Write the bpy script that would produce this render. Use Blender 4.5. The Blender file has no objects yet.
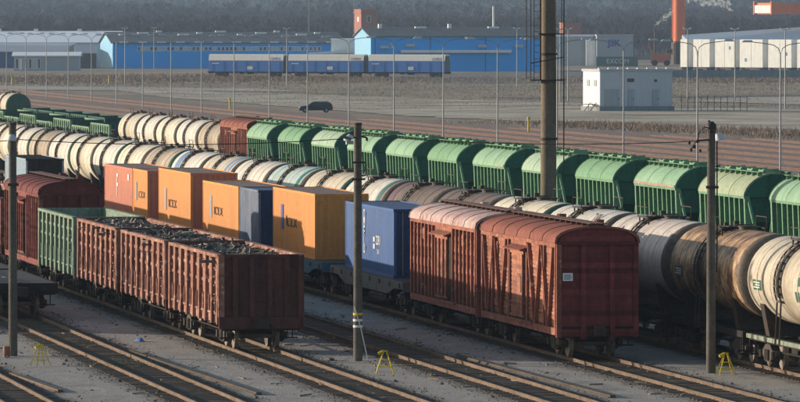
import bpy, math, random
import numpy as np
from math import sin, cos, radians, pi, atan2, hypot
random.seed(7)
rng = np.random.default_rng(11)
S = bpy.context.scene
COL = S.collection

# ------------------------------------------------------------------ camera
YAW = radians(10.0147); PITCH = radians(1.6707); CAM_H = 11.85
cam = bpy.data.cameras.new("camera"); cam.sensor_width = 36.0; cam.lens = 270.0
cam.clip_start = 1.0; cam.clip_end = 12000.0
camo = bpy.data.objects.new("camera", cam); COL.objects.link(camo)
camo.location = (0, 0, CAM_H)
camo.rotation_euler = (pi / 2 - PITCH, 0, -YAW)
S.camera = camo

# ------------------------------------------------------------------ light
SUN_EL = radians(9.5)
SUN_TO = (-0.87, 0.5)                      # horizontal direction towards the sun
w = bpy.data.worlds.new("World"); S.world = w; w.use_nodes = True
nt = w.node_tree; bg = nt.nodes["Background"]
sky = nt.nodes.new("ShaderNodeTexSky"); sky.sky_type = 'NISHITA'; sky.sun_disc = False
sky.sun_elevation = SUN_EL; sky.sun_rotation = atan2(SUN_TO[0], SUN_TO[1])
sky.air_density = 1.0; sky.dust_density = 1.0
nt.links.new(sky.outputs[0], bg.inputs[0]); bg.inputs[1].default_value = 0.135
sl = bpy.data.lights.new("sun", 'SUN'); sl.energy = 4.6; sl.angle = radians(0.5); sl.color = (1.0, 0.86, 0.70)
so = bpy.data.objects.new("sun", sl); COL.objects.link(so)
d = np.array([SUN_TO[0] * cos(SUN_EL), SUN_TO[1] * cos(SUN_EL), sin(SUN_EL)])
import mathutils
so.rotation_euler = mathutils.Vector(d).to_track_quat('Z', 'Y').to_euler()
so.location = (-60, 120, 60)
S.view_settings.view_transform = 'Standard'; S.view_settings.look = 'None'
S.view_settings.exposure = 0.45; S.view_settings.gamma = 1.0
try:
    S.cycles.volume_bounces = 1; S.cycles.max_bounces = 6; S.cycles.diffuse_bounces = 3; S.cycles.volume_step_rate = 4.0
except Exception: pass

# ------------------------------------------------------------------ materials
def mat(name, c, c2=None, rust=(0.10, 0.045, 0.025), rust_amt=0.0, dirt=(0.05, 0.045, 0.04), dirt_amt=0.3, rough=0.6,
        scale=0.7, streak=(3.0, 3.0, 0.25), bump=0.15, metallic=0.0, fine=9.0, seed_random=True, grain=0.35, plank=0.0, flake=None, flake_amt=0.0):
    """painted / weathered surface: base colour + broad variation + vertical dirt streaks + rust flecks"""
    m = bpy.data.materials.new(name); m.use_nodes = True
    t = m.node_tree; N = t.nodes; L = t.links; b = N["Principled BSDF"]
    if c2 is None: c2 = tuple(x * 0.72 for x in c)
    tc = N.new("ShaderNodeTexCoord"); vec = tc.outputs["Object"]
    if seed_random:
        oi = N.new("ShaderNodeObjectInfo"); mu = N.new("ShaderNodeMath"); mu.operation = 'MULTIPLY'; mu.inputs[1].default_value = 57.0
        L.new(oi.outputs["Random"], mu.inputs[0])
        ad = N.new("ShaderNodeVectorMath"); ad.operation = 'ADD'; L.new(vec, ad.inputs[0]); L.new(mu.outputs[0], ad.inputs[1]); vec = ad.outputs[0]
    def noise(sc, det=4, v=None, ro=0.6):
        n = N.new("ShaderNodeTexNoise"); n.inputs["Scale"].default_value = sc; n.inputs["Detail"].default_value = det
        n.inputs["Roughness"].default_value = ro; L.new(v or vec, n.inputs["Vector"]); return n.outputs["Fac"]
    def ramp(f, a, z):
        r = N.new("ShaderNodeMapRange"); r.inputs[1].default_value = a; r.inputs[2].default_value = z; r.clamp = True; L.new(f, r.inputs[0]); return r.outputs[0]
    def mix(f, a, bb):
        x = N.new("ShaderNodeMix"); x.data_type = 'RGBA'
        if isinstance(f, float): x.inputs[0].default_value = f
        else: L.new(f, x.inputs[0])
        for s, v in ((6, a), (7, bb)):
            if isinstance(v, tuple): x.inputs[s].default_value = (*v, 1)
            else: L.new(v, x.inputs[s])
        return x.outputs[2]
    col = mix(ramp(noise(scale, 5), 0.3, 0.7), c, c2)
    if dirt_amt > 0:
        mp = N.new("ShaderNodeMapping"); mp.inputs["Scale"].default_value = streak; L.new(vec, mp.inputs["Vector"])
        f = ramp(noise(1.0, 6, mp.outputs[0]), 0.45, 0.75)
        mm = N.new("ShaderNodeMath"); mm.operation = 'MULTIPLY'; mm.inputs[1].default_value = dirt_amt; L.new(f, mm.inputs[0])
        col = mix(mm.outputs[0], col, dirt)
    fn = noise(fine, 6)
    if rust_amt > 0:
        f = ramp(noise(fine * 0.3, 8, ro=0.7), 0.62 - 0.22 * rust_amt, 0.70 - 0.1 * rust_amt)
        mm = N.new("ShaderNodeMath"); mm.operation = 'MULTIPLY'; mm.inputs[1].default_value = min(1.0, 0.5 + rust_amt); L.new(f, mm.inputs[0])
        col = mix(mm.outputs[0], col, rust)
    def times(col, f):
        x = N.new("ShaderNodeMix"); x.data_type = 'RGBA'; x.blend_type = 'MULTIPLY'; x.inputs[0].default_value = 1.0; L.new(col, x.inputs[6]); L.new(f, x.inputs[7]); return x.outputs[2]
    if flake:
        f = ramp(noise(fine*0.45, 9, ro=0.75), 0.60 - 0.15*flake_amt, 0.68 - 0.1*flake_amt)
        col = mix(f, col, flake)
    if grain > 0 and bump > 0:
        g = N.new("ShaderNodeMapRange"); g.inputs[1].default_value = 0.3; g.inputs[2].default_value = 0.7; g.inputs[3].default_value = 1-grain; g.inputs[4].default_value = 1+grain*0.8; L.new(noise(fine*0.8, 7, ro=0.75), g.inputs[0]); col = times(col, g.outputs[0])
    if plank > 0:
        sp = N.new("ShaderNodeSeparateXYZ"); L.new(tc.outputs["Object"], sp.inputs[0])
        dv = N.new("ShaderNodeMath"); dv.operation = 'DIVIDE'; dv.inputs[1].default_value = plank; L.new(sp.outputs[2], dv.inputs[0])
        fl = N.new("ShaderNodeMath"); fl.operation = 'FLOOR'; L.new(dv.outputs[0], fl.inputs[0])
        y2 = N.new("ShaderNodeMath"); y2.operation = 'MULTIPLY'; y2.inputs[1].default_value = 0.31; L.new(sp.outputs[1], y2.inputs[0])
        yf = N.new("ShaderNodeMath"); yf.operation = 'FLOOR'; L.new(y2.outputs[0], yf.inputs[0])
        cb = N.new("ShaderNodeCombineXYZ"); L.new(fl.outputs[0], cb.inputs[0]); L.new(yf.outputs[0], cb.inputs[1])
        wn = N.new("ShaderNodeTexWhiteNoise"); wn.noise_dimensions = '3D'; L.new(cb.outputs[0], wn.inputs[0])
        g = N.new("ShaderNodeMapRange"); g.inputs[3].default_value = 0.62; g.inputs[4].default_value = 1.3; L.new(wn.outputs["Value"], g.inputs[0]); col = times(col, g.outputs[0])
    L.new(col, b.inputs["Base Color"])
    r = N.new("ShaderNodeMapRange"); r.inputs[3].default_value = max(0.05, rough - 0.12); r.inputs[4].default_value = min(1, rough + 0.15); L.new(fn, r.inputs[0]); L.new(r.outputs[0], b.inputs["Roughness"])
    b.inputs["Metallic"].default_value = metallic
    b.inputs["Specular IOR Level"].default_value = 0.12 if rough >= 0.5 else 0.3
    if bump > 0:
        bp = N.new("ShaderNodeBump"); bp.inputs["Strength"].default_value = bump; bp.inputs["Distance"].default_value = 0.05
        L.new(fn, bp.inputs["Height"]); L.new(bp.outputs[0], b.inputs["Normal"])
    return m

def groundmat(name, cols, scale, fine, bump=0.4, rough=0.95, speck=0.42, patch=None, patch_scale=0.2, patch_lo=0.5, patch_hi=0.65, bumpd=0.06):
    m = bpy.data.materials.new(name); m.use_nodes = True
    t = m.node_tree; N = t.nodes; L = t.links; b = N["Principled BSDF"]
    tc = N.new("ShaderNodeTexCoord"); v = tc.outputs["Object"]
    def noise(sc, det=6, ro=0.6):
        n = N.new("ShaderNodeTexNoise"); n.inputs["Scale"].default_value = sc; n.inputs["Detail"].default_value = det; n.inputs["Roughness"].default_value = ro
        L.new(v, n.inputs["Vector"]); return n.outputs["Fac"]
    cr = N.new("ShaderNodeValToRGB"); e = cr.color_ramp.elements
    n = len(cols)
    while len(e) < n: e.new(0.5)
    for i, c in enumerate(cols): e[i].position = 0.3 + 0.4 * i / (n - 1); e[i].color = (*c, 1)
    L.new(noise(scale, 8, 0.65), cr.inputs[0]); col = cr.outputs[0]
    if patch:
        r = N.new("ShaderNodeMapRange"); r.inputs[1].default_value = patch_lo; r.inputs[2].default_value = patch_hi; L.new(noise(patch_scale, 7, 0.65), r.inputs[0])
        x = N.new("ShaderNodeMix"); x.data_type = 'RGBA'; L.new(r.outputs[0], x.inputs[0]); L.new(col, x.inputs[6]); x.inputs[7].default_value = (*patch, 1); col = x.outputs[2]
    fn = noise(fine, 4, 0.7)
    r = N.new("ShaderNodeMapRange"); r.inputs[1].default_value = 0.3; r.inputs[2].default_value = 0.7; r.inputs[3].default_value = 1-speck; r.inputs[4].default_value = 1+speck; L.new(fn, r.inputs[0])
    x = N.new("ShaderNodeMix"); x.data_type = 'RGBA'; x.blend_type = 'MULTIPLY'; x.inputs[0].default_value = 1.0; L.new(col, x.inputs[6]); L.new(r.outputs[0], x.inputs[7])
    L.new(x.outputs[2], b.inputs["Base Color"]); b.inputs["Roughness"].default_value = rough; b.inputs["Specular IOR Level"].default_value = 0.2
    bp = N.new("ShaderNodeBump"); bp.inputs["Strength"].default_value = bump; bp.inputs["Distance"].default_value = bumpd
    L.new(fn, bp.inputs["Height"]); L.new(bp.outputs[0], b.inputs["Normal"])
    return m

M = {}
M['ground'] = groundmat("dry_grass_soil", [(0.17, 0.135, 0.10), (0.25, 0.20, 0.15), (0.34, 0.275, 0.205)], 0.08, 1.5, patch=(0.15, 0.14, 0.095), patch_scale=0.02)
M['yard'] = groundmat("yard_gravel", [(0.25, 0.238, 0.222), (0.325, 0.31, 0.29), (0.39, 0.375, 0.35)], 0.5, 14.0, bump=0.9, speck=0.75, patch=(0.15, 0.14, 0.13), patch_scale=0.35, patch_lo=0.48, patch_hi=0.85)
M['ballast'] = groundmat("oily_ballast", [(0.040, 0.032, 0.027), (0.085, 0.07, 0.058), (0.15, 0.128, 0.108)], 1.2, 12.0, bump=0.9, patch=(0.07, 0.085, 0.03), patch_scale=0.3, patch_lo=0.58, patch_hi=0.75)
def shoulder(m, gravel):
    t = m.node_tree; N = t.nodes; L = t.links; b = N["Principled BSDF"]; src = b.inputs["Base Color"].links[0].from_socket
    tc = N.new("ShaderNodeTexCoord"); sx = N.new("ShaderNodeSeparateXYZ"); L.new(tc.outputs["Object"], sx.inputs[0])
    ab = N.new("ShaderNodeMath"); ab.operation = 'ABSOLUTE'; L.new(sx.outputs[0], ab.inputs[0])
    nz = N.new("ShaderNodeTexNoise"); nz.inputs["Scale"].default_value = 0.9; nz.inputs["Detail"].default_value = 8; nz.inputs["Roughness"].default_value = 0.7; L.new(tc.outputs["Object"], nz.inputs["Vector"])
    a = N.new("ShaderNodeMath"); a.operation = 'MULTIPLY_ADD'; a.inputs[1].default_value = 2.2; L.new(nz.outputs["Fac"], a.inputs[0]); L.new(ab.outputs[0], a.inputs[2])
    r = N.new("ShaderNodeMapRange"); r.inputs[1].default_value = 2.2; r.inputs[2].default_value = 3.1; L.new(a.outputs[0], r.inputs[0])
    x = N.new("ShaderNodeMix"); x.data_type = 'RGBA'; L.new(r.outputs[0], x.inputs[0]); L.new(src, x.inputs[6]); x.inputs[7].default_value = (*gravel, 1); L.new(x.outputs[2], b.inputs["Base Color"])
shoulder(M['ballast'], (0.30, 0.285, 0.265))
M['redballast'] = groundmat("rusty_ballast", [(0.15, 0.105, 0.088), (0.23, 0.165, 0.14), (0.32, 0.25, 0.22)], 0.5, 6.0, bump=0.7)
M['palegravel'] = groundmat("pale_gravel_field", [(0.32, 0.275, 0.22), (0.45, 0.395, 0.325), (0.58, 0.525, 0.45)], 0.12, 3.0, bump=0.4, patch=(0.21, 0.175, 0.12), patch_scale=0.05, patch_lo=0.42, patch_hi=0.62)
M['path'] = groundmat("sandy_path", [(0.26, 0.23, 0.20), (0.36, 0.325, 0.285), (0.44, 0.40, 0.36)], 0.2, 3.0, bump=0.4)
M['asphalt'] = groundmat("grey_road", [(0.10, 0.10, 0.10), (0.14, 0.14, 0.14), (0.18, 0.18, 0.175)], 0.3, 5.0, bump=0.2)
M['rail'] = mat("rusty_rail", (0.125, 0.086, 0.061), (0.20, 0.142, 0.105), rust=(0.06, 0.038, 0.028), rust_amt=0.4, dirt_amt=0.4, rough=0.7, metallic=0.1)
M['oldrail'] = mat("old_brown_rail", (0.125, 0.08, 0.068), (0.17, 0.115, 0.095), dirt_amt=0.3, rough=0.9, bump=0)
M['railtop'] = mat("worn_rail_head", (0.36, 0.31, 0.27), (0.24, 0.18, 0.14), dirt_amt=0.1, rough=0.4, metallic=0.5, bump=0)
M['sleeper'] = mat("old_sleeper", (0.075, 0.06, 0.05), (0.12, 0.10, 0.085), dirt_amt=0.4, rough=0.9)
M['concrete'] = mat("aged_concrete", (0.145, 0.132, 0.115), (0.085, 0.077, 0.068), dirt_amt=0.6, rough=0.9, scale=1.5, fine=14, streak=(5, 5, 0.5))
M['mast'] = mat("mast_concrete", (0.20, 0.165, 0.12), (0.135, 0.11, 0.083), dirt_amt=0.6, rough=0.9, scale=1.0, fine=10, streak=(4, 4, 0.2))
M['steel'] = mat("dark_steel", (0.035, 0.03, 0.028), (0.06, 0.048, 0.04), rust_amt=0.25, dirt_amt=0.3, rough=0.6, metallic=0.2)
M['bogie'] = mat("greasy_bogie", (0.095, 0.08, 0.07), (0.05, 0.042, 0.036), rust_amt=0.25, dirt_amt=0.3, rough=0.7)
M['wheel'] = mat("wheel_steel", (0.30, 0.26, 0.235), (0.15, 0.125, 0.11), rust_amt=0.2, dirt_amt=0.2, rough=0.5, metallic=0.2)
M['walk'] = mat('walkway_brown', (0.13, 0.065, 0.05), (0.09, 0.05, 0.04), rust_amt=0.2, dirt_amt=0.4)
M['frame'] = mat("underframe_black", (0.016, 0.014, 0.013), (0.032, 0.027, 0.023), rust_amt=0.15, rough=0.8)
M['galv'] = mat("galvanised_post", (0.27, 0.29, 0.31), (0.21, 0.23, 0.25), dirt_amt=0.15, rough=0.5, metallic=0.2, bump=0)
M['wire'] = mat("black_cable", (0.02, 0.02, 0.02), dirt_amt=0, bump=0)
M['white'] = mat("white_paint", (0.80, 0.80, 0.80), (0.72, 0.72, 0.71), dirt=(0.4, 0.39, 0.37), dirt_amt=0.3, bump=0.03, grain=0)
M['cream'] = mat("cream_wall", (0.74, 0.745, 0.72), (0.66, 0.665, 0.64), dirt=(0.35, 0.34, 0.32), dirt_amt=0.4, bump=0.03, grain=0)
M['fargreen'] = mat('far_green_container', (0.10, 0.165, 0.165), (0.08, 0.14, 0.14), dirt_amt=0.2, bump=0)
M['logoviolet'] = mat('violet_lettering', (0.10, 0.09, 0.42), dirt_amt=0, bump=0)
M['trash'] = mat('wood_and_litter', (0.30, 0.25, 0.19), (0.12, 0.09, 0.07), dirt_amt=0.3, scale=1.5, bump=0)
M['glass'] = mat("dark_glass", (0.05, 0.06, 0.075), (0.03, 0.035, 0.045), dirt_amt=0, rough=0.15, bump=0)
M['yellow'] = mat("yellow_paint", (0.68, 0.53, 0.04), (0.55, 0.42, 0.03), rust_amt=0.15, dirt_amt=0.25, rough=0.5)
M['lamp'] = mat("lamp_housing", (0.50, 0.53, 0.57), (0.38, 0.41, 0.45), dirt_amt=0.2, rough=0.35, bump=0)
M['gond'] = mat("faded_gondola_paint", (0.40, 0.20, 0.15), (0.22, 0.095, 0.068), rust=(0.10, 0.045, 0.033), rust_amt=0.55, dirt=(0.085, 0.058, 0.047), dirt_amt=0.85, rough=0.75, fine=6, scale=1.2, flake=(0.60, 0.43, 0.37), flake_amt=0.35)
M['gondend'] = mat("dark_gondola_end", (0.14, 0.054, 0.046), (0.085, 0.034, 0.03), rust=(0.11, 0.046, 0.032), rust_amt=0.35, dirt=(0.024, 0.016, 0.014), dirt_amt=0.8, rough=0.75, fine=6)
M['greengond'] = mat("faded_green_gondola", (0.225, 0.30, 0.235), (0.15, 0.22, 0.165), rust=(0.16, 0.10, 0.07), rust_amt=0.3, dirt=(0.10, 0.10, 0.075), dirt_amt=0.7, rough=0.75, fine=6, scale=1.2, flake=(0.46, 0.47, 0.38), flake_amt=0.2)
M['yardgreen'] = mat("yard_green_paint", (0.20, 0.33, 0.22), (0.12, 0.22, 0.14), rust_amt=0.2, dirt_amt=0.5, rough=0.7)
M['darkgreen'] = mat("dark_green_paint", (0.035, 0.11, 0.085), (0.025, 0.075, 0.06), rust_amt=0.1, dirt_amt=0.3)
M['boxbrown'] = mat("boxcar_rust_brown", (0.38, 0.16, 0.105), (0.23, 0.085, 0.056), rust=(0.10, 0.045, 0.035), rust_amt=0.2, dirt=(0.07, 0.035, 0.027), dirt_amt=0.75, rough=0.75, fine=5, plank=0.155, flake=(0.58, 0.40, 0.34), flake_amt=0.1)
M['boxrib'] = mat("boxcar_rib_brown", (0.36, 0.14, 0.095), (0.20, 0.07, 0.05), rust=(0.10, 0.045, 0.035), rust_amt=0.15, dirt=(0.07, 0.035, 0.03), dirt_amt=0.6, rough=0.75, fine=7, flake=(0.58, 0.42, 0.37), flake_amt=0.15)
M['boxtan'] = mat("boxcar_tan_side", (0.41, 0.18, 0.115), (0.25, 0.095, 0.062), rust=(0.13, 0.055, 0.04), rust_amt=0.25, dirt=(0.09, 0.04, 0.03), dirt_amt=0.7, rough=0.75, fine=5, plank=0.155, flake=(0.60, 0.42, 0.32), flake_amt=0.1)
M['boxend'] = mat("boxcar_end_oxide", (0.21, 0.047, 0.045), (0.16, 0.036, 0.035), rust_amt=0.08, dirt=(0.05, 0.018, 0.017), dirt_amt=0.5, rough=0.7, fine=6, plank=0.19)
M['boxroof'] = mat("boxcar_roof_oxide", (0.27, 0.095, 0.068), (0.19, 0.064, 0.047), rust_amt=0.2, dirt=(0.10, 0.045, 0.038), dirt_amt=0.5, streak=(0.6, 3, 0.6), rough=0.75)
M['frostroof'] = mat("frosted_roof", (0.55, 0.43, 0.41), (0.38, 0.25, 0.235), rust=(0.24, 0.10, 0.08), rust_amt=0.45, dirt=(0.22, 0.11, 0.09), dirt_amt=0.5, streak=(1.2, 3, 1.2), rough=0.7, fine=5)
M['maroon'] = mat("maroon_paint", (0.165, 0.042, 0.04), (0.12, 0.03, 0.03), rust=(0.35, 0.24, 0.21), rust_amt=0.05, dirt=(0.05, 0.02, 0.02), dirt_amt=0.5, rough=0.7, fine=6)
M['maroonside'] = mat("maroon_side", (0.25, 0.075, 0.06), (0.16, 0.045, 0.038), rust=(0.45, 0.32, 0.28), rust_amt=0.2, dirt=(0.045, 0.02, 0.018), dirt_amt=0.75, rough=0.75, fine=6, plank=0.155)
M['scrap'] = mat("metal_scrap", (0.12, 0.105, 0.095), (0.28, 0.26, 0.25), rust=(0.05, 0.03, 0.022), rust_amt=0.7, dirt_amt=0.4, rough=0.5, scale=3, metallic=0.2)
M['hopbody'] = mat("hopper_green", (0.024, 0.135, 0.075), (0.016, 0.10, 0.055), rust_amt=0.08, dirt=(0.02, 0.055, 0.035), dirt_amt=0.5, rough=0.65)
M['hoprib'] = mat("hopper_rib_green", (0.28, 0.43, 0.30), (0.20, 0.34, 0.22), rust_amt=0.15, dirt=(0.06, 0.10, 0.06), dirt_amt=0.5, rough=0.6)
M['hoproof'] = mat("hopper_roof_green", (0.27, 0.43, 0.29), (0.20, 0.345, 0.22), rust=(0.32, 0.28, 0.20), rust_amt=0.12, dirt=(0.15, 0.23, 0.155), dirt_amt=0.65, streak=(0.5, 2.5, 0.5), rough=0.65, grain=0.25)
M['hoproof_deep'] = mat("hopper_roof_deep", (0.19, 0.36, 0.215), (0.145, 0.29, 0.165), rust=(0.30, 0.25, 0.17), rust_amt=0.25, dirt=(0.12, 0.20, 0.13), dirt_amt=0.75, streak=(0.4, 2.5, 0.4), rough=0.65, grain=0.3)
M['hoproof_pale'] = mat("hopper_roof_pale", (0.36, 0.48, 0.36), (0.27, 0.39, 0.28), rust=(0.36, 0.30, 0.22), rust_amt=0.25, dirt=(0.22, 0.29, 0.21), dirt_amt=0.75, streak=(0.4, 2.5, 0.4), rough=0.65, grain=0.3)
M['hoprib_deep'] = mat("hopper_rib_deep", (0.18, 0.34, 0.20), (0.13, 0.27, 0.15), rust_amt=0.25, dirt=(0.06, 0.10, 0.06), dirt_amt=0.6, rough=0.6)
M['hoproof_dull'] = mat("hopper_roof_dull", (0.30, 0.39, 0.255), (0.34, 0.37, 0.27), rust=(0.30, 0.25, 0.17), rust_amt=0.3, dirt=(0.18, 0.22, 0.14), dirt_amt=0.6, streak=(0.5, 2.5, 0.5), rough=0.7)
M['hopend'] = mat("hopper_end_green", (0.028, 0.145, 0.095), (0.02, 0.11, 0.07), rust_amt=0.05, dirt_amt=0.3)
M['contorange'] = mat("orange_container", (0.70, 0.30, 0.085), (0.63, 0.26, 0.07), rust=(0.33, 0.14, 0.06), rust_amt=0.1, dirt=(0.36, 0.19, 0.09), dirt_amt=0.55, rough=0.55, grain=0.12, streak=(4, 4, 0.18))
M['contred'] = mat("red_container", (0.58, 0.215, 0.135), (0.50, 0.175, 0.11), rust=(0.22, 0.09, 0.06), rust_amt=0.1, dirt=(0.32, 0.15, 0.10), dirt_amt=0.55, rough=0.55, grain=0.12, streak=(4, 4, 0.18))
M['contblue'] = mat("blue_container", (0.05, 0.125, 0.32), (0.036, 0.095, 0.25), rust=(0.13, 0.11, 0.12), rust_amt=0.1, dirt=(0.10, 0.15, 0.27), dirt_amt=0.6, rough=0.55, grain=0.12, streak=(4, 4, 0.18))
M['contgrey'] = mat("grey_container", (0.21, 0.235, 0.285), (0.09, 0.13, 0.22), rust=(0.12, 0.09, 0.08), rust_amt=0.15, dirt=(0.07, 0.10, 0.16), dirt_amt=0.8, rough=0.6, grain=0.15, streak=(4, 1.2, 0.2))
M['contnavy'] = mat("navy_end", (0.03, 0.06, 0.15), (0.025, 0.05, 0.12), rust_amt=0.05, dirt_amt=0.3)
M['contpale'] = mat("pale_blue_container", (0.28, 0.38, 0.46), (0.24, 0.33, 0.41), rust_amt=0.06, dirt=(0.14, 0.18, 0.22), dirt_amt=0.4)
M['conttop'] = mat("dusty_container_roof", (0.42, 0.31, 0.27), (0.34, 0.23, 0.19), rust_amt=0.2, dirt=(0.24, 0.16, 0.13), dirt_amt=0.5, streak=(1, 1, 1), rough=0.75)
M['contbluetop'] = mat("dusty_blue_roof", (0.15, 0.21, 0.34), (0.12, 0.17, 0.28), rust_amt=0.1, dirt=(0.2, 0.2, 0.22), dirt_amt=0.4, streak=(1, 1, 1), rough=0.7)
M['bluesteel'] = mat("teal_blue_flat", (0.055, 0.14, 0.19), (0.04, 0.10, 0.14), rust_amt=0.25, dirt_amt=0.5)
M['greysteel'] = mat("grey_flat", (0.15, 0.145, 0.14), (0.10, 0.095, 0.09), rust_amt=0.3, dirt_amt=0.5)
M['deck'] = mat("dark_flat_deck", (0.055, 0.05, 0.047), (0.09, 0.082, 0.075), rust_amt=0.2, dirt_amt=0.5, streak=(3, 0.3, 1))
M['palegreen'] = mat("pale_green_frame", (0.27, 0.34, 0.26), (0.17, 0.22, 0.17), rust_amt=0.45, dirt_amt=0.7)
M['bluepaint'] = mat("warehouse_blue", (0.0, 0.37, 0.95), (0.0, 0.33, 0.88), dirt=(0.02, 0.22, 0.6), dirt_amt=0.2, scale=0.05, bump=0)
M['sunlitbluewall'] = mat("warehouse_blue_sunlit", (0.22, 0.44, 0.62), (0.20, 0.41, 0.58), dirt_amt=0.05, scale=0.05, bump=0)  # same hall blue, paled to paint sunlight on the end walls
M['darkbluewall'] = mat("warehouse_dark_blue", (0.05, 0.11, 0.26), (0.04, 0.09, 0.22), dirt_amt=0.1, scale=0.05, bump=0)
M['greyroof'] = mat("dark_sheet_roof", (0.11, 0.112, 0.118), (0.085, 0.088, 0.094), dirt=(0.2, 0.2, 0.2), dirt_amt=0.3, scale=0.03, streak=(0.3, 0.3, 0.3), bump=0)
M['whiteroof'] = mat("white_sheet_roof", (0.93, 0.94, 0.96), (0.88, 0.90, 0.92), dirt=(0.6, 0.6, 0.62), dirt_amt=0.2, scale=0.03, bump=0)
M['midroof'] = mat("mid_grey_roof", (0.40, 0.42, 0.46), (0.34, 0.36, 0.40), dirt_amt=0.1, scale=0.05, bump=0)
M['bluegreyroof'] = mat("blue_grey_roof", (0.30, 0.37, 0.46), (0.25, 0.32, 0.41), dirt_amt=0.15, scale=0.05, bump=0)
M['greywall'] = mat("grey_blue_wall", (0.36, 0.40, 0.45), (0.31, 0.35, 0.40), dirt_amt=0.15, scale=0.1, bump=0)
M['shedwall_shaded'] = mat("house_wall_shaded", (0.46, 0.50, 0.56), (0.41, 0.45, 0.52), dirt=(0.3, 0.3, 0.32), dirt_amt=0.2, bump=0)  # white house wall tinted grey-blue for the shade on its front
M['brick'] = mat("red_brick", (0.36, 0.15, 0.105), (0.28, 0.11, 0.08), dirt_amt=0.2, scale=0.3, fine=6, bump=0)
M['crane'] = mat("crane_orange", (0.74, 0.20, 0.085), (0.66, 0.17, 0.07), rust_amt=0.05, dirt=(0.5, 0.14, 0.06), dirt_amt=0.3, scale=0.2, bump=0)
M['wagonblue'] = mat("covered_wagon_blue", (0.075, 0.21, 0.58), (0.06, 0.18, 0.50), dirt=(0.13, 0.20, 0.36), dirt_amt=0.4, scale=0.2, bump=0)
M['wagoncream'] = mat("covered_wagon_cream", (0.82, 0.79, 0.72), (0.76, 0.73, 0.66), dirt_amt=0.1, scale=0.2, bump=0)
M['carpaint'] = mat("car_dark_blue", (0.018, 0.026, 0.04), (0.015, 0.02, 0.032), dirt=(0.08, 0.075, 0.065), dirt_amt=0.2, rough=0.3, bump=0)
M['tyre'] = mat("tyre", (0.02, 0.02, 0.02), bump=0, dirt_amt=0.2, rough=0.9)
M['ink'] = mat("dark_lettering", (0.06, 0.05, 0.05), dirt_amt=0, bump=0)
M['inkblue'] = mat("blue_lettering", (0.10, 0.13, 0.33), dirt_amt=0, bump=0)
M['paleblue'] = mat("pale_blue_strip", (0.36, 0.40, 0.48), dirt_amt=0.2, bump=0)
M['inkwhite'] = mat("white_lettering", (0.78, 0.76, 0.73), dirt_amt=0.15, bump=0)
M['fence'] = mat("weathered_fence", (0.13, 0.10, 0.08), (0.19, 0.15, 0.12), dirt_amt=0.3, rough=0.9, bump=0)
M['barrier'] = mat("grey_barrier", (0.22, 0.25, 0.28), (0.17, 0.20, 0.22), dirt_amt=0.3, bump=0)
M['bush'] = mat("dry_bush", (0.27, 0.20, 0.155), (0.17, 0.125, 0.095), dirt_amt=0, scale=0.08, bump=0, rough=0.95)
M['grassblade'] = mat("dry_grass", (0.27, 0.225, 0.155), (0.19, 0.16, 0.105), dirt_amt=0, scale=0.2, bump=0, rough=0.95)
M['moss'] = mat("weeds", (0.07, 0.11, 0.028), (0.10, 0.10, 0.045), dirt_amt=0, scale=0.8, bump=0, rough=0.95)
M['twig'] = mat("bare_twigs", (0.040, 0.034, 0.038), (0.066, 0.052, 0.054), dirt_amt=0, scale=0.03, bump=0, rough=0.95, seed_random=False)
M['evergreen'] = mat("far_evergreens", (0.035, 0.055, 0.04), (0.06, 0.07, 0.05), dirt_amt=0, scale=0.03, bump=0, rough=0.95, seed_random=False)
M['farwood'] = mat('far_hill_wood', (0.040, 0.042, 0.046), (0.052, 0.050, 0.052), dirt_amt=0, scale=0.01, bump=0, rough=0.95, seed_random=False)
M['hill'] = mat("wooded_hill_floor", (0.040, 0.036, 0.036), (0.055, 0.048, 0.046), dirt_amt=0, scale=0.01, bump=0, rough=0.95, seed_random=False)
M['stone'] = mat("loose_stones", (0.06, 0.052, 0.048), (0.13, 0.12, 0.11), dirt_amt=0.2, scale=2, bump=0, rough=0.95)
M['bluebag'] = mat("blue_plastic", (0.10, 0.22, 0.55), dirt_amt=0.1, bump=0, rough=0.4)
M['rustbin'] = mat("rusty_drum", (0.28, 0.13, 0.075), (0.18, 0.08, 0.05), rust_amt=0.3, dirt_amt=0.4)

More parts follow.
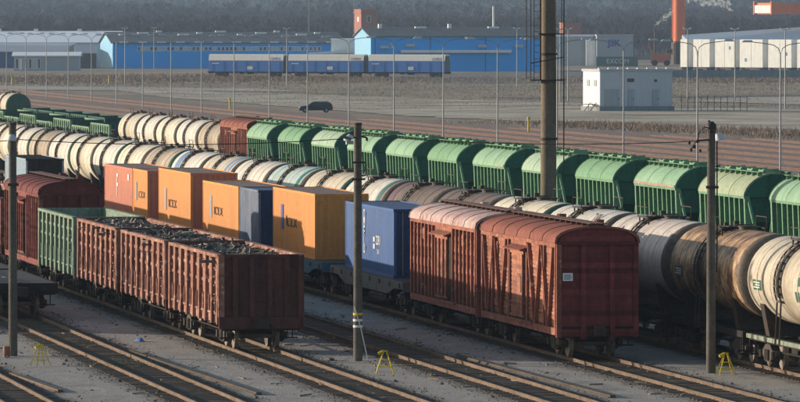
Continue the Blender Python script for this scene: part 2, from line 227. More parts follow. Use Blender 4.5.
def tankmat(name, base, base2, stain, stain_amt, rust_amt=0.1, rust=(0.16, 0.09, 0.05)):
    """tank barrel paint with oil runs that start at the manhole in the middle of the barrel"""
    m = mat(name, base, base2, rust=rust, rust_amt=rust_amt, dirt=tuple(x * 0.38 for x in base), dirt_amt=0.6, rough=0.5, scale=0.5, streak=(0.5, 3.0, 0.5), bump=0.05, fine=5)
    t = m.node_tree; N = t.nodes; L = t.links; b = N["Principled BSDF"]
    src = b.inputs["Base Color"].links[0].from_socket
    tc = N.new("ShaderNodeTexCoord"); sx = N.new("ShaderNodeSeparateXYZ"); L.new(tc.outputs["Object"], sx.inputs[0])
    ab = N.new("ShaderNodeMath"); ab.operation = 'ABSOLUTE'; L.new(sx.outputs[1], ab.inputs[0])
    nz = N.new("ShaderNodeTexNoise"); nz.inputs["Scale"].default_value = 1.0; nz.inputs["Detail"].default_value = 6
    mp = N.new("ShaderNodeMapping"); mp.inputs["Scale"].default_value = (0.3, 2.5, 0.3); L.new(tc.outputs["Object"], mp.inputs[0]); L.new(mp.outputs[0], nz.inputs["Vector"])
    a = N.new("ShaderNodeMath"); a.operation = 'MULTIPLY_ADD'; a.inputs[1].default_value = 3.2; a.inputs[2].default_value = -1.2; L.new(nz.outputs["Fac"], a.inputs[0])
    s = N.new("ShaderNodeMath"); s.operation = 'SUBTRACT'; L.new(a.outputs[0], s.inputs[0])
    k = N.new("ShaderNodeMath"); k.operation = 'MULTIPLY'; k.inputs[1].default_value = 0.55; L.new(ab.outputs[0], k.inputs[0]); L.new(k.outputs[0], s.inputs[1])
    r = N.new("ShaderNodeMapRange"); r.inputs[1].default_value = -0.7; r.inputs[2].default_value = 0.5; r.inputs[4].default_value = stain_amt; L.new(s.outputs[0], r.inputs[0])
    x = N.new("ShaderNodeMix"); x.data_type = 'RGBA'; L.new(r.outputs[0], x.inputs[0]); L.new(src, x.inputs[6]); x.inputs[7].default_value = (*stain, 1)
    L.new(x.outputs[2], b.inputs["Base Color"])
    return m
TM = {
 'cream': tankmat("tank_cream", (0.60, 0.545, 0.44), (0.42, 0.37, 0.29), (0.19, 0.15, 0.11), 0.55),
 'whitish': tankmat("tank_white", (0.66, 0.635, 0.58), (0.50, 0.47, 0.42), (0.17, 0.15, 0.125), 0.5),
 'rusty': tankmat("tank_rusty", (0.74, 0.50, 0.28), (0.40, 0.25, 0.15), (0.07, 0.045, 0.03), 0.85, 1.15, rust=(0.11, 0.062, 0.042)),
 'grey': tankmat("tank_grey", (0.62, 0.56, 0.51), (0.46, 0.39, 0.34), (0.15, 0.11, 0.09), 0.4, 0.15),
 'brown': tankmat("tank_brown", (0.13, 0.095, 0.08), (0.19, 0.14, 0.115), (0.05, 0.04, 0.035), 0.5, 0.25),
 'ivory': tankmat("tank_ivory", (0.70, 0.66, 0.54), (0.55, 0.50, 0.40), (0.14, 0.11, 0.085), 0.75, 0.2),
 'dirty': tankmat("tank_dirty", (0.46, 0.395, 0.30), (0.30, 0.25, 0.19), (0.09, 0.07, 0.055), 0.7, 0.35),
 'teal': tankmat("tank_teal_grey", (0.36, 0.46, 0.45), (0.46, 0.53, 0.50), (0.15, 0.18, 0.17), 0.35),
}
M['bandteal'] = mat("teal_band", (0.02, 0.17, 0.16), dirt_amt=0.3, bump=0)
M['bandpurple'] = mat("purple_band", (0.16, 0.085, 0.12), dirt_amt=0.3, bump=0)
M['bandblue'] = mat("blue_band", (0.16, 0.27, 0.44), dirt_amt=0.3, bump=0)
M['strap'] = mat("tank_strap", (0.055, 0.05, 0.045), (0.10, 0.085, 0.07), rust_amt=0.3, dirt_amt=0.3)
M['headgreen'] = mat("tank_head_green", (0.03, 0.10, 0.07), (0.05, 0.12, 0.085), rust_amt=0.2, dirt_amt=0.4)
M['headdark'] = mat("tank_head_dark", (0.20, 0.17, 0.14), (0.13, 0.11, 0.095), rust_amt=0.3, dirt_amt=0.5)  # used on the near head, darker than the far one

# ------------------------------------------------------------------ helpers
class MB:
    def __init__(s): s.v = []; s.f = []
    def add(s, vs, fs):
        o = len(s.v); s.v += [tuple(p) for p in vs]; s.f += [tuple(i + o for i in q) for q in fs]; return s
    def box(s, x0, x1, y0, y1, z0, z1):
        return s.add([(x0,y0,z0),(x1,y0,z0),(x1,y1,z0),(x0,y1,z0),(x0,y0,z1),(x1,y0,z1),(x1,y1,z1),(x0,y1,z1)],
                     [(0,3,2,1),(4,5,6,7),(0,1,5,4),(1,2,6,5),(2,3,7,6),(3,0,4,7)])
    def hexa(s, b, t): # bottom quad, top quad
        return s.add(list(b) + list(t), [(0,3,2,1),(4,5,6,7),(0,1,5,4),(1,2,6,5),(2,3,7,6),(3,0,4,7)])
    def bar(s, p, q, wx, wy=None, up=(0,0,1)):
        p = np.array(p, float); q = np.array(q, float); d = q - p; d /= np.linalg.norm(d); u = np.array(up, float)
        if abs(d @ u) > 0.95: u = np.array([0, 1., 0])
        a = np.cross(d, u); a /= np.linalg.norm(a); b = np.cross(a, d); wy = wy or wx
        a *= wx / 2; b *= wy / 2
        return s.hexa([p-a-b, p+a-b, p+a+b, p-a+b], [q-a-b, q+a-b, q+a+b, q-a+b])
    def tube(s, pts, r, n=6, caps=True):
        pts = [np.array(p, float) for p in pts]; rs = r if hasattr(r, '__len__') else [r] * len(pts); o = len(s.v); m = len(pts)
        for i, p in enumerate(pts):
            d = pts[min(i+1, m-1)] - pts[max(i-1, 0)]; d /= np.linalg.norm(d)
            u = np.array([0,0,1.]) if abs(d[2]) < 0.9 else np.array([1., 0, 0])
            a = np.cross(d, u); a /= np.linalg.norm(a); b = np.cross(a, d)
            for k in range(n):
                t = 2*pi*k/n; s.v.append(tuple(p + rs[i]*(a*cos(t) + b*sin(t))))
        for i in range(m-1):
            for k in range(n):
                k2 = (k+1) % n; s.f.append((o+i*n+k, o+i*n+k2, o+(i+1)*n+k2, o+(i+1)*n+k))
        if caps: s.f.append(tuple(o+k for k in range(n))[::-1]); s.f.append(tuple(o+(m-1)*n+k for k in range(n)))
        return s
    def prism_y(s, prof, y0, y1): # prof list of (x,z), closed
        n = len(prof); o = len(s.v)
        s.v += [(x, y0, z) for x, z in prof] + [(x, y1, z) for x, z in prof]
        for i in range(n): j = (i+1) % n; s.f.append((o+i, o+j, o+n+j, o+n+i))
        s.f.append(tuple(o+i for i in range(n))[::-1]); s.f.append(tuple(o+n+i for i in range(n))); return s
    def prism_x(s, prof, x0, x1): # prof list of (y,z)
        n = len(prof); o = len(s.v)
        s.v += [(x0, y, z) for y, z in prof] + [(x1, y, z) for y, z in prof]
        for i in range(n): j = (i+1) % n; s.f.append((o+i, o+j, o+n+j, o+n+i))
        s.f.append(tuple(o+i for i in range(n))[::-1]); s.f.append(tuple(o+n+i for i in range(n))); return s
    def lathe_y(s, prof, cx, cz, n=32): # prof list of (y, r) around axis parallel to y
        o = len(s.v); m = len(prof)
        for y, r in prof:
            for k in range(n): t = 2*pi*k/n; s.v.append((cx + r*cos(t), y, cz + r*sin(t)))
        for i in range(m-1):
            for k in range(n): k2 = (k+1) % n; s.f.append((o+i*n+k, o+(i+1)*n+k, o+(i+1)*n+k2, o+i*n+k2))
        return s
    def build(s, name, m, parent=None, smooth=False, kind=None):
        me = bpy.data.meshes.new(name); me.from_pydata(s.v, [], s.f); me.materials.append(M[m] if isinstance(m, str) else m)
        if smooth:
            me.polygons.foreach_set('use_smooth', [True]*len(me.polygons))
            try: me.set_sharp_from_angle(angle=radians(38))
            except Exception: pass
        return link(name, me, parent, kind)
def link(name, me, parent=None, kind=None):
    ob = bpy.data.objects.new(name, me); COL.objects.link(ob)
    if parent: ob.parent = parent
    if kind: ob['kind'] = kind
    return ob
def npmesh(name, V, F, m, parent=None, kind=None):
    me = bpy.data.meshes.new(name); nv, nf, k = len(V), len(F), F.shape[1]
    me.vertices.add(nv); me.vertices.foreach_set('co', V.astype(np.float32).ravel())
    me.loops.add(nf*k); me.loops.foreach_set('vertex_index', F.astype(np.int32).ravel())
    me.polygons.add(nf); me.polygons.foreach_set('loop_start', np.arange(0, nf*k, k, dtype=np.int32))
    me.materials.append(M[m]); me.update(calc_edges=True)
    return link(name, me, parent, kind)
def empty(name, loc=(0,0,0), rz=0.0):
    o = bpy.data.objects.new(name, None); COL.objects.link(o); o.location = loc; o.rotation_euler = (0, 0, rz); o.empty_display_size = 0.3; return o
def tag(o, label, cat=None, group=None, kind=None):
    o['label'] = label
    if cat: o['category'] = cat
    if group: o['group'] = group
    if kind: o['kind'] = kind
    return o
def copy_tree(o, parent=None):
    c = o.copy(); COL.objects.link(c)
    if parent: c.parent = parent
    for ch in o.children: copy_tree(ch, c)
    return c
def setmat(root, frm, to):
    """give a copied wagon its own paint (own mesh data) on parts that carry material frm"""
    for ch in root.children_recursive:
        if ch.type == 'MESH' and ch.data.materials and ch.data.materials[0] == frm:
            ch.data = ch.data.copy(); ch.data.materials[0] = to
ORD = ["nearest", "second nearest", "third nearest", "fourth nearest", "fifth nearest", "sixth nearest", "seventh nearest", "eighth nearest", "ninth nearest", "tenth nearest",
       "eleventh nearest", "twelfth nearest", "thirteenth nearest", "fourteenth nearest", "fifteenth nearest", "sixteenth nearest", "seventeenth nearest", "eighteenth nearest",
       "nineteenth nearest", "twentieth nearest", "twenty-first nearest", "twenty-second nearest", "twenty-third nearest", "twenty-fourth nearest"]
def text(body, name, m, parent, loc, rot, size, ext=0.004, sx=1.0, bold=0.0):
    cu = bpy.data.curves.new(name, 'FONT'); cu.body = body; cu.size = size; cu.extrude = ext; cu.align_x = 'CENTER'; cu.align_y = 'CENTER'; cu.resolution_u = 3; cu.offset = bold
    cu.materials.append(M[m]); tmp = bpy.data.objects.new("lettering_source", cu); me = bpy.data.meshes.new_from_object(tmp); bpy.data.objects.remove(tmp); bpy.data.curves.remove(cu)
    me.materials.clear(); me.materials.append(M[m]); o = link(name, me, parent); o.location = loc; o.rotation_euler = rot; o.scale = (sx, 1, 1); return o

# ------------------------------------------------------------------ ground, hills
def sheet(name, pts, z, m, jitter=0.0, step=4.0, kind='structure'):
    """flat polygon with slightly irregular edges"""
    out = []
    n = len(pts)
    for i in range(n):
        p = np.array(pts[i], float); q = np.array(pts[(i+1) % n], float); k = max(1, int(np.linalg.norm(q-p) / step))
        for j in range(k):
            r = p + (q-p)*j/k; out.append((r[0] + random.uniform(-jitter, jitter), r[1] + random.uniform(-jitter, jitter), z))
    me = bpy.data.meshes.new(name); me.from_pydata(out, [], [tuple(range(len(out)))]); me.materials.append(M[m])
    return link(name, me, None, kind)
def hill_z(x, y):
    """terrain height: flat harbour plain, then low wooded hills"""
    d = y*cos(YAW) + x*sin(YAW)
    t = np.clip((d - 2350) / 1500, 0, 1); t = t*t*(3-2*t)
    u = np.clip((d - 3500) / 2500, 0, 1); u = u*u*(3-2*u)
    return t*(15 + 4*np.sin(x*0.006 + 1) + 3*np.sin(x*0.0143 + y*0.002)) + u*(42 + 10*np.sin(x*0.0035 + 2.0))
gx = np.linspace(-900, 2600, 50); gy = np.concatenate([np.linspace(-100, 2300, 13), np.linspace(2350, 6500, 60)])
GX, GY = np.meshgrid(gx, gy); GZ = hill_z(GX, GY) - 0.20
nx, ny = len(gx), len(gy); idx = np.arange(nx*ny).reshape(ny, nx)
F = np.stack([idx[:-1,:-1].ravel(), idx[:-1,1:].ravel(), idx[1:,1:].ravel(), idx[1:,:-1].ravel()], 1)
V = np.stack([GX.ravel(), GY.ravel(), GZ.ravel()], 1)
nearf = V[F].mean(1)[:, 1] < 2200
def submesh(name, sel, m):
    u, inv = np.unique(F[sel], return_inverse=True); return npmesh(name, V[u], inv.reshape(-1, 4), m, kind='structure')
submesh("ground", nearf, 'ground'); submesh("wooded_hill", ~nearf, 'hill')

sheet("gravel_yard", [(-40, 120), (112, 120), (101, 1100), (-20, 1100)], -0.150, 'yard', 0.5, 10)
sheet("old_track_bed", [(113, 300), (152, 300), (152, 600), (143, 680), (133, 760), (131, 900), (128, 1150), (90, 1250), (80, 1100), (80, 560)], -0.120, 'redballast', 0.6, 5)
sheet("gravel_field", [(178, 600), (210, 600), (207, 830), (180, 960), (160, 1080), (146, 1160), (137, 1010), (140, 800), (150, 700)], -0.130, 'palegravel', 1.2, 6)
sheet("sandy_path", [(222, 880), (285, 900), (290, 1010), (232, 985), (212, 935)], -0.125, 'path', 0.8, 5)
sheet("harbour_road", [(192, 975), (330, 1055), (330, 1075), (190, 990)], -0.140, 'asphalt', 0.2, 12)
sheet("paved_apron", [(230, 1240), (420, 1290), (420, 1560), (300, 1560), (238, 1400)], -0.135, 'asphalt', 0.5, 12)
sheet("sandy_strip", [(100, 1150), (175, 1080), (172, 1140), (110, 1230)], -0.115, 'path', 1.0, 6)

# ------------------------------------------------------------------ railway tracks
def track(x, y0, y1, label, near, bed='ballast', zoff=0.0):
    root = empty("railway_track", (x, 0, 0)); tag(root, label, None, None, 'structure')
    prof = [(-0.075,-0.16),(0.075,-0.16),(0.075,-0.145),(0.012,-0.125),(0.012,-0.045),(0.037,-0.035),(0.037,-0.003),(0.030,0.0),(-0.030,0.0),(-0.037,-0.003),(-0.037,-0.035),(-0.012,-0.045),(-0.012,-0.125),(-0.075,-0.145)]
    for sx in (-0.76, 0.76):
        MB().prism_y([(sx+a*(1.0 if bed == 'ballast' else 1.25), b) for a, b in prof], y0, y1).build("rail", 'rail' if bed == 'ballast' else 'oldrail', root)
    # irregular ballast bed
    ys = np.arange(y0, y1 + 1, 1.2); V = []; F = []
    for i, y in enumerate(ys):
        a = 1.55 + random.uniform(-0.35, 0.30); b = 1.55 + random.uniform(-0.35, 0.30)
        V += [(-a-1.0, y, -0.1465), (-0.80, y, -0.139 + random.uniform(-0.004, 0.004)), (0, y, -0.132 + random.uniform(-0.006, 0.006)), (0.80, y, -0.139 + random.uniform(-0.004, 0.004)), (b+1.0, y, -0.1465)]
        if i:
            o = 5*i
            for k in range(4): F.append((o-5+k, o-4+k, o+1+k, o+k))
    bdo = npmesh("ballast_bed", np.array(V), np.array(F), bed, root)
    if near:
        s = MB()
        for y in np.arange(y0, min(y1, near), 0.55):
            t = random.uniform(-0.03, 0.03); dz = random.uniform(-0.012, 0.008)
            s.box(-1.35 + t, 1.35 + t, y, y + 0.24, -0.16, -0.118 + dz)
        s.build("sleepers", 'sleeper', root, kind='stuff')
    return root
TX = {0: 15.0, 1: 21.35, 2: 27.31, 3: 33.05, 4: 38.31, 5: 44.05, 6: 49.7, 9: 69.5}
track(TX[0], 120, 500, "railway track left of the picture", 0)
track(TX[1], 120, 500, "empty railway track in the bottom left corner", 300)
track(TX[2], 120, 600, "railway track with the flat wagon at the left edge", 330)
track(TX[3], 120, 700, "railway track under the scrap gondolas", 330)
track(TX[4], 120, 800, "empty railway track between the gondolas and the container wagons", 330)
track(TX[5], 120, 800, "railway track under the brown boxcars and containers", 300)
track(TX[6], 120, 800, "railway track under the cream tank wagons", 280)
track(55.5, 150, 800, "hidden railway track beyond the tank wagons", 0)
track(63.5, 150, 800, "hidden railway track before the hoppers", 0)
track(TX[9], 150, 900, "railway track under the green hoppers", 0)
track(75.5, 300, 1000, "railway track behind the green hoppers", 0)
for i, x in enumerate((82, 87.5, 93, 98.5, 104, 109.5)):
    track(x, 420, 1150, "rusty siding track before the light masts, number %s from the hoppers" % ("one two three four five six".split()[i]), 0, 'redballast')
for i, (x, y1) in enumerate(((119, 1150), (124.0, 1150), (129.5, 760), (135.5, 690), (141.5, 640), (147, 620))):
    track(x, 380, y1, "rusty siding track beyond the light masts, number %s from the masts" % ("one two three four five six".split()[i]), 0, 'redballast')

# ------------------------------------------------------------------ wagon parts
def bogie(root, y, frame='bogie'):
    s = MB()
    for sx in (-1.02, 1.02):
        a, b = sx - 0.09, sx + 0.09
        s.prism_x([(y-1.22,0.47),(y-1.05,0.42),(y-0.72,0.46),(y-0.36,0.24),(y+0.36,0.24),(y+0.72,0.46),(y+1.05,0.42),(y+1.22,0.47),(y+1.22,0.60),(y+0.68,0.64),(y+0.34,0.84),(y-0.34,0.84),(y-0.68,0.64),(y-1.22,0.60)], a, b)
        for dy in (-0.925, 0.925): s.box(sx-0.16, sx+0.16, y+dy-0.13, y+dy+0.13, 0.36, 0.62)
        for dy in (-0.2, 0, 0.2): s.tube([(sx*1.1, y+dy, 0.28), (sx*1.1, y+dy, 0.66)], 0.07, 6)
    s.box(-1.0, 1.0, y-0.22, y+0.22, 0.55, 0.95)
    o = s.build("bogie", frame, root)
    for dy in (-0.925, 0.925):
        t = MB()
        for sx in (-1, 1):
            x0 = sx*0.76
            prof = [(-0.07, 0.0),(-0.07, 0.46),(0.045, 0.475),(0.05, 0.50),(0.075, 0.50),(0.075, 0.40),(0.03, 0.36),(0.03, 0.16),(0.08, 0.14),(0.08, 0.0)]
            n = 18; oo = len(t.v)
            for dx, r in prof:
                for k in range(n): a = 2*pi*k/n; t.v.append((x0 - sx*dx, y+dy + r*cos(a), 0.475 + r*sin(a)))
            for i in range(len(prof)-1):
                for k in range(n): k2 = (k+1) % n; t.f.append((oo+i*n+k, oo+(i+1)*n+k, oo+(i+1)*n+k2, oo+i*n+k2))
        t.tube([(-1.1, y+dy, 0.475), (1.1, y+dy, 0.475)], 0.085, 8)
        t.build("wheelset", 'wheel', o, smooth=True)
    return o
def coupler(root, y, sgn):
    s = MB(); s.box(-0.14, 0.14, min(y, y+sgn*0.42), max(y, y+sgn*0.42), 0.88, 1.16)
    s.box(-0.22, 0.20, min(y+sgn*0.42, y+sgn*0.72), max(y+sgn*0.42, y+sgn*0.72), 0.84, 1.22)
    s.bar((0.5, y, 1.0), (0.5, y+sgn*0.2, 0.55), 0.06)
    s.tube([(0.35, y+sgn*0.1, 0.95), (0.40, y+sgn*0.35, 0.65), (0.42, y+sgn*0.55, 0.55)], 0.035, 6)
    return s.build("coupler", 'steel', root)
def underframe(root, half, m='frame', z=1.15, w=1.45):
    s = MB(); s.box(-0.22, 0.22, -half, half, z-0.38, z-0.02)
    for sx in (-1, 1): s.box(min(sx*(w-0.12), sx*w), max(sx*(w-0.12), sx*w), -half, half, z-0.22, z)
    for y in np.linspace(-half+0.1, half-0.1, 6): s.box(-w+0.12, w-0.12, y-0.09, y+0.09, z-0.28, z-0.03)
    s.box(-w, w, -half-0.06, -half, z-0.42, z); s.box(-w, w, half, half+0.06, z-0.42, z)
    # brake gear between the bogies
    s.tube([(0.62, -1.0, 0.72), (0.62, 0.6, 0.72)], 0.2, 10); s.box(-0.75, -0.45, 1.0, 1.9, 0.6, 0.85)
    s.bar((-0.9, -half*0.5, 0.62), (-0.9, half*0.5, 0.62), 0.05); s.bar((0.95, -half*0.5, 0.6), (0.95, half*0.5, 0.6), 0.05)
    for sx in (-1.25, 1.25):
        for y in (-half+0.5, half-0.5): s.box(sx-0.2, sx+0.2, y-0.04, y+0.04, 0.42, 0.47); s.bar((sx, y, 0.45), (sx, y, z-0.2), 0.04)
    return s.build("underframe", m, root)
def running_gear(root, half, bc, m='frame', w=1.45, z=1.15):
    underframe(root, half, m, z, w)
    for y in (-bc, bc): bogie(root, y)
    coupler(root, -half-0.06, -1); coupler(root, half+0.06, 1)

# ------------------------------------------------------------------ open gondola
def make_gondola(m='gond', mend='gondend', top=3.52):
    root = empty("gondola_wagon"); H = 6.55; W = 1.46
    running_gear(root, H, 4.35)
    MB().box(-W, W, -H, H, 1.16, 1.24).build("floor", 'deck', root)
    for sx in (-1, 1):
        s = MB(); a, b = (-W, -W+0.06) if sx < 0 else (W-0.06, W)
        ys = np.linspace(-H, H, 9)
        for i in range(8):   # each bay: upper sheet with two pressed folds, lower hatch
            y0, y1 = ys[i], ys[i+1]
            s.box(a, b, y0, y1, 1.99, top-0.12)
            for zc in (2.45, 2.95): s.box(a + (-0.035 if sx < 0 else 0.06), a + (0.0 if sx < 0 else 0.095), y0+0.22, y1-0.22, zc-0.06, zc+0.06)
        s.build("side_wall", m, root)
        for i in range(8):
            y0, y1 = ys[i], ys[i+1]; h = MB(); h.box(a, b, y0+0.02, y1-0.02, 1.25, 1.98); h.box((-W-0.03 if sx < 0 else W+0.004), (-W-0.004 if sx < 0 else W+0.03), y0+0.25, y1-0.25, 0.98, 1.245)
            ox = -W-0.05 if sx < 0 else W
            h.box(ox, ox+0.05, y0+0.35, y0+0.47, 1.30, 1.95); h.box(ox, ox+0.05, y1-0.47, y1-0.35, 1.30, 1.95); h.box(ox-0.02 if sx < 0 else ox, ox+0.05, y0+0.25, y1-0.25, 1.28, 1.36)
            h.build("floor_hatch", m, root)
        base = None
        for i, y in enumerate(ys):
            ww = 0.16 if 0 < i < 8 else 0.13; yy = max(-H+ww, min(H-ww, y)); x0 = -W-0.15 if sx < 0 else W; 
            MB().hexa([(x0, yy-ww, 0.96), (x0+0.146, yy-ww, 0.96), (x0+0.146, yy+ww, 0.96), (x0, yy+ww, 0.96)],
                      [(x0 + (0.03 if sx < 0 else 0), yy-ww*0.8, top-0.12), (x0+(0.15 if sx < 0 else 0.12), yy-ww*0.8, top-0.12), (x0+(0.15 if sx < 0 else 0.12), yy+ww*0.8, top-0.12), (x0 + (0.03 if sx < 0 else 0), yy+ww*0.8, top-0.12)]).build("side_rib", m, root)
        x0 = -W-0.14 if sx < 0 else W-0.08
        MB().box(x0, x0+0.22, -H-0.04, H+0.04, top-0.12, top).build("top_rail", m, root)
    for sy in (-1, 1):
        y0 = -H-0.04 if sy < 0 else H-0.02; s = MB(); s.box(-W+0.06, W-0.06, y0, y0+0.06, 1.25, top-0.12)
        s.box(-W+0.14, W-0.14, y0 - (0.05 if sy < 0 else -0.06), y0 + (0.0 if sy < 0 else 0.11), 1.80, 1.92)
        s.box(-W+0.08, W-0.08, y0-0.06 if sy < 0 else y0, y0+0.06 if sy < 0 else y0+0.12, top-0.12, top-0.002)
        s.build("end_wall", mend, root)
        for x in (-0.95, -0.32, 0.32, 0.95):
            yy = y0 - 0.13 if sy < 0 else y0+0.06
            MB().box(x-0.09, x+0.09, yy, yy+0.13, 1.24, top-0.12).build("end_rib", mend, root)
        yy = y0-0.12 if sy < 0 else y0+0.06
        s = MB(); s.box(-W-0.1, W+0.1, yy, yy+0.12, 0.80, 1.235); s.build("end_sill", mend, root)
        for sx in (-1, 1):
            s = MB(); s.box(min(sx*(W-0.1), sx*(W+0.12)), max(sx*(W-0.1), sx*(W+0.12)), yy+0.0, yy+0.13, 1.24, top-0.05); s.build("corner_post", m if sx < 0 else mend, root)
    # ladder at the near left corner
    s = MB()
    for z in np.arange(1.4, 3.3, 0.32): s.box(-W-0.19, -W-0.155, -H+0.30, -H+0.66, z, z+0.03)
    s.build("ladder", m, root)
    return root
def scrap_mesh(seed, level=3.14):
    r = random.Random(seed); s = MB(); nx, ny = 12, 46; W, H = 1.38, 6.45; o = len(s.v)
    hgt = lambda x, y: level + 0.20*(1-(x/W)**2) + 0.12*sin(y*1.3+seed) + 0.08*sin(y*3.1+x*2+seed)
    for j in range(ny+1):
        for i in range(nx+1):
            x = -W + 2*W*i/nx; y = -H + 2*H*j/ny; s.v.append((x, y, hgt(x, y) + r.uniform(-0.10, 0.06) - (0.15 if i in (0, nx) or j in (0, ny) else 0)))
    for j in range(ny):
        for i in range(nx): a = o + j*(nx+1)+i; s.f.append((a, a+1, a+nx+2, a+nx+1))
    for k in range(2100):
        x = r.uniform(-W+0.1, W-0.1); y = r.uniform(-H+0.1, H-0.1); z = hgt(x, y) + r.uniform(-0.06, 0.05)
        L = r.choice((0.07, 0.12, 0.18, 0.32)); dvec = np.array([r.gauss(0,1), r.gauss(0,1), r.gauss(0,0.22)]); dvec /= np.linalg.norm(dvec)
        p = np.array([x, y, z]); q = p + dvec*L
        fl = np.array([dvec[0], dvec[1], dvec[2]*0.2])
        if k % 60 == 0: s.bar(p, p + fl*r.uniform(0.5, 1.0), r.uniform(0.25, 0.5), 0.02); continue
        if k % 47 == 0: s.tube([p, p + fl*r.uniform(0.6, 1.4)], r.uniform(0.03, 0.07), 6); continue
        s.bar(p, q, r.uniform(0.02, 0.16), r.uniform(0.015, 0.05))
    return s
proto_g = make_gondola()
GOND = [(222.95, "rust red gondola heaped with scrap, front end facing the camera", 1), (237.35, "rust red scrap gondola in the middle of the three", 2),
        (252.15, "rust red scrap gondola coupled to the faded green one", 3)]
scrapmes = [scrap_mesh(3), scrap_mesh(8), scrap_mesh(14)]
scrapm = None
for i, (y, lab, sd) in enumerate(GOND):
    g = proto_g if i == 0 else copy_tree(proto_g); g.location = (TX[3], y, 0); tag(g, lab, "open wagon", "open wagons on the gondola track")
    so_ = scrapmes[i].build("scrap_load", 'scrap', None, kind='stuff'); so_.location = (TX[3], y, 0); so_.rotation_euler = (0, 0, 0)
    tag(so_, ["dark metal scrap heaped in the front red gondola", "dark metal scrap heaped in the middle red gondola", "dark metal scrap heaped in the red gondola beside the green one"][i], "scrap heap", "scrap loads")
gg = make_gondola('greengond', 'greengond'); gg.location = (TX[3], 266.9, 0); tag(gg, "faded green empty gondola between dark red boxcar and red gondola", "open wagon", "open wagons on the gondola track")
for i, y in enumerate((296.2, 310.4, 324.6, 338.8)):
    g = copy_tree(proto_g); g.location = (TX[3], y, 0)
    tag(g, "rust red gondola %s at the left edge beyond the dark red boxcar" % ["cut by the frame", "second", "third", "fourth"][i], "open wagon", "open wagons on the gondola track")

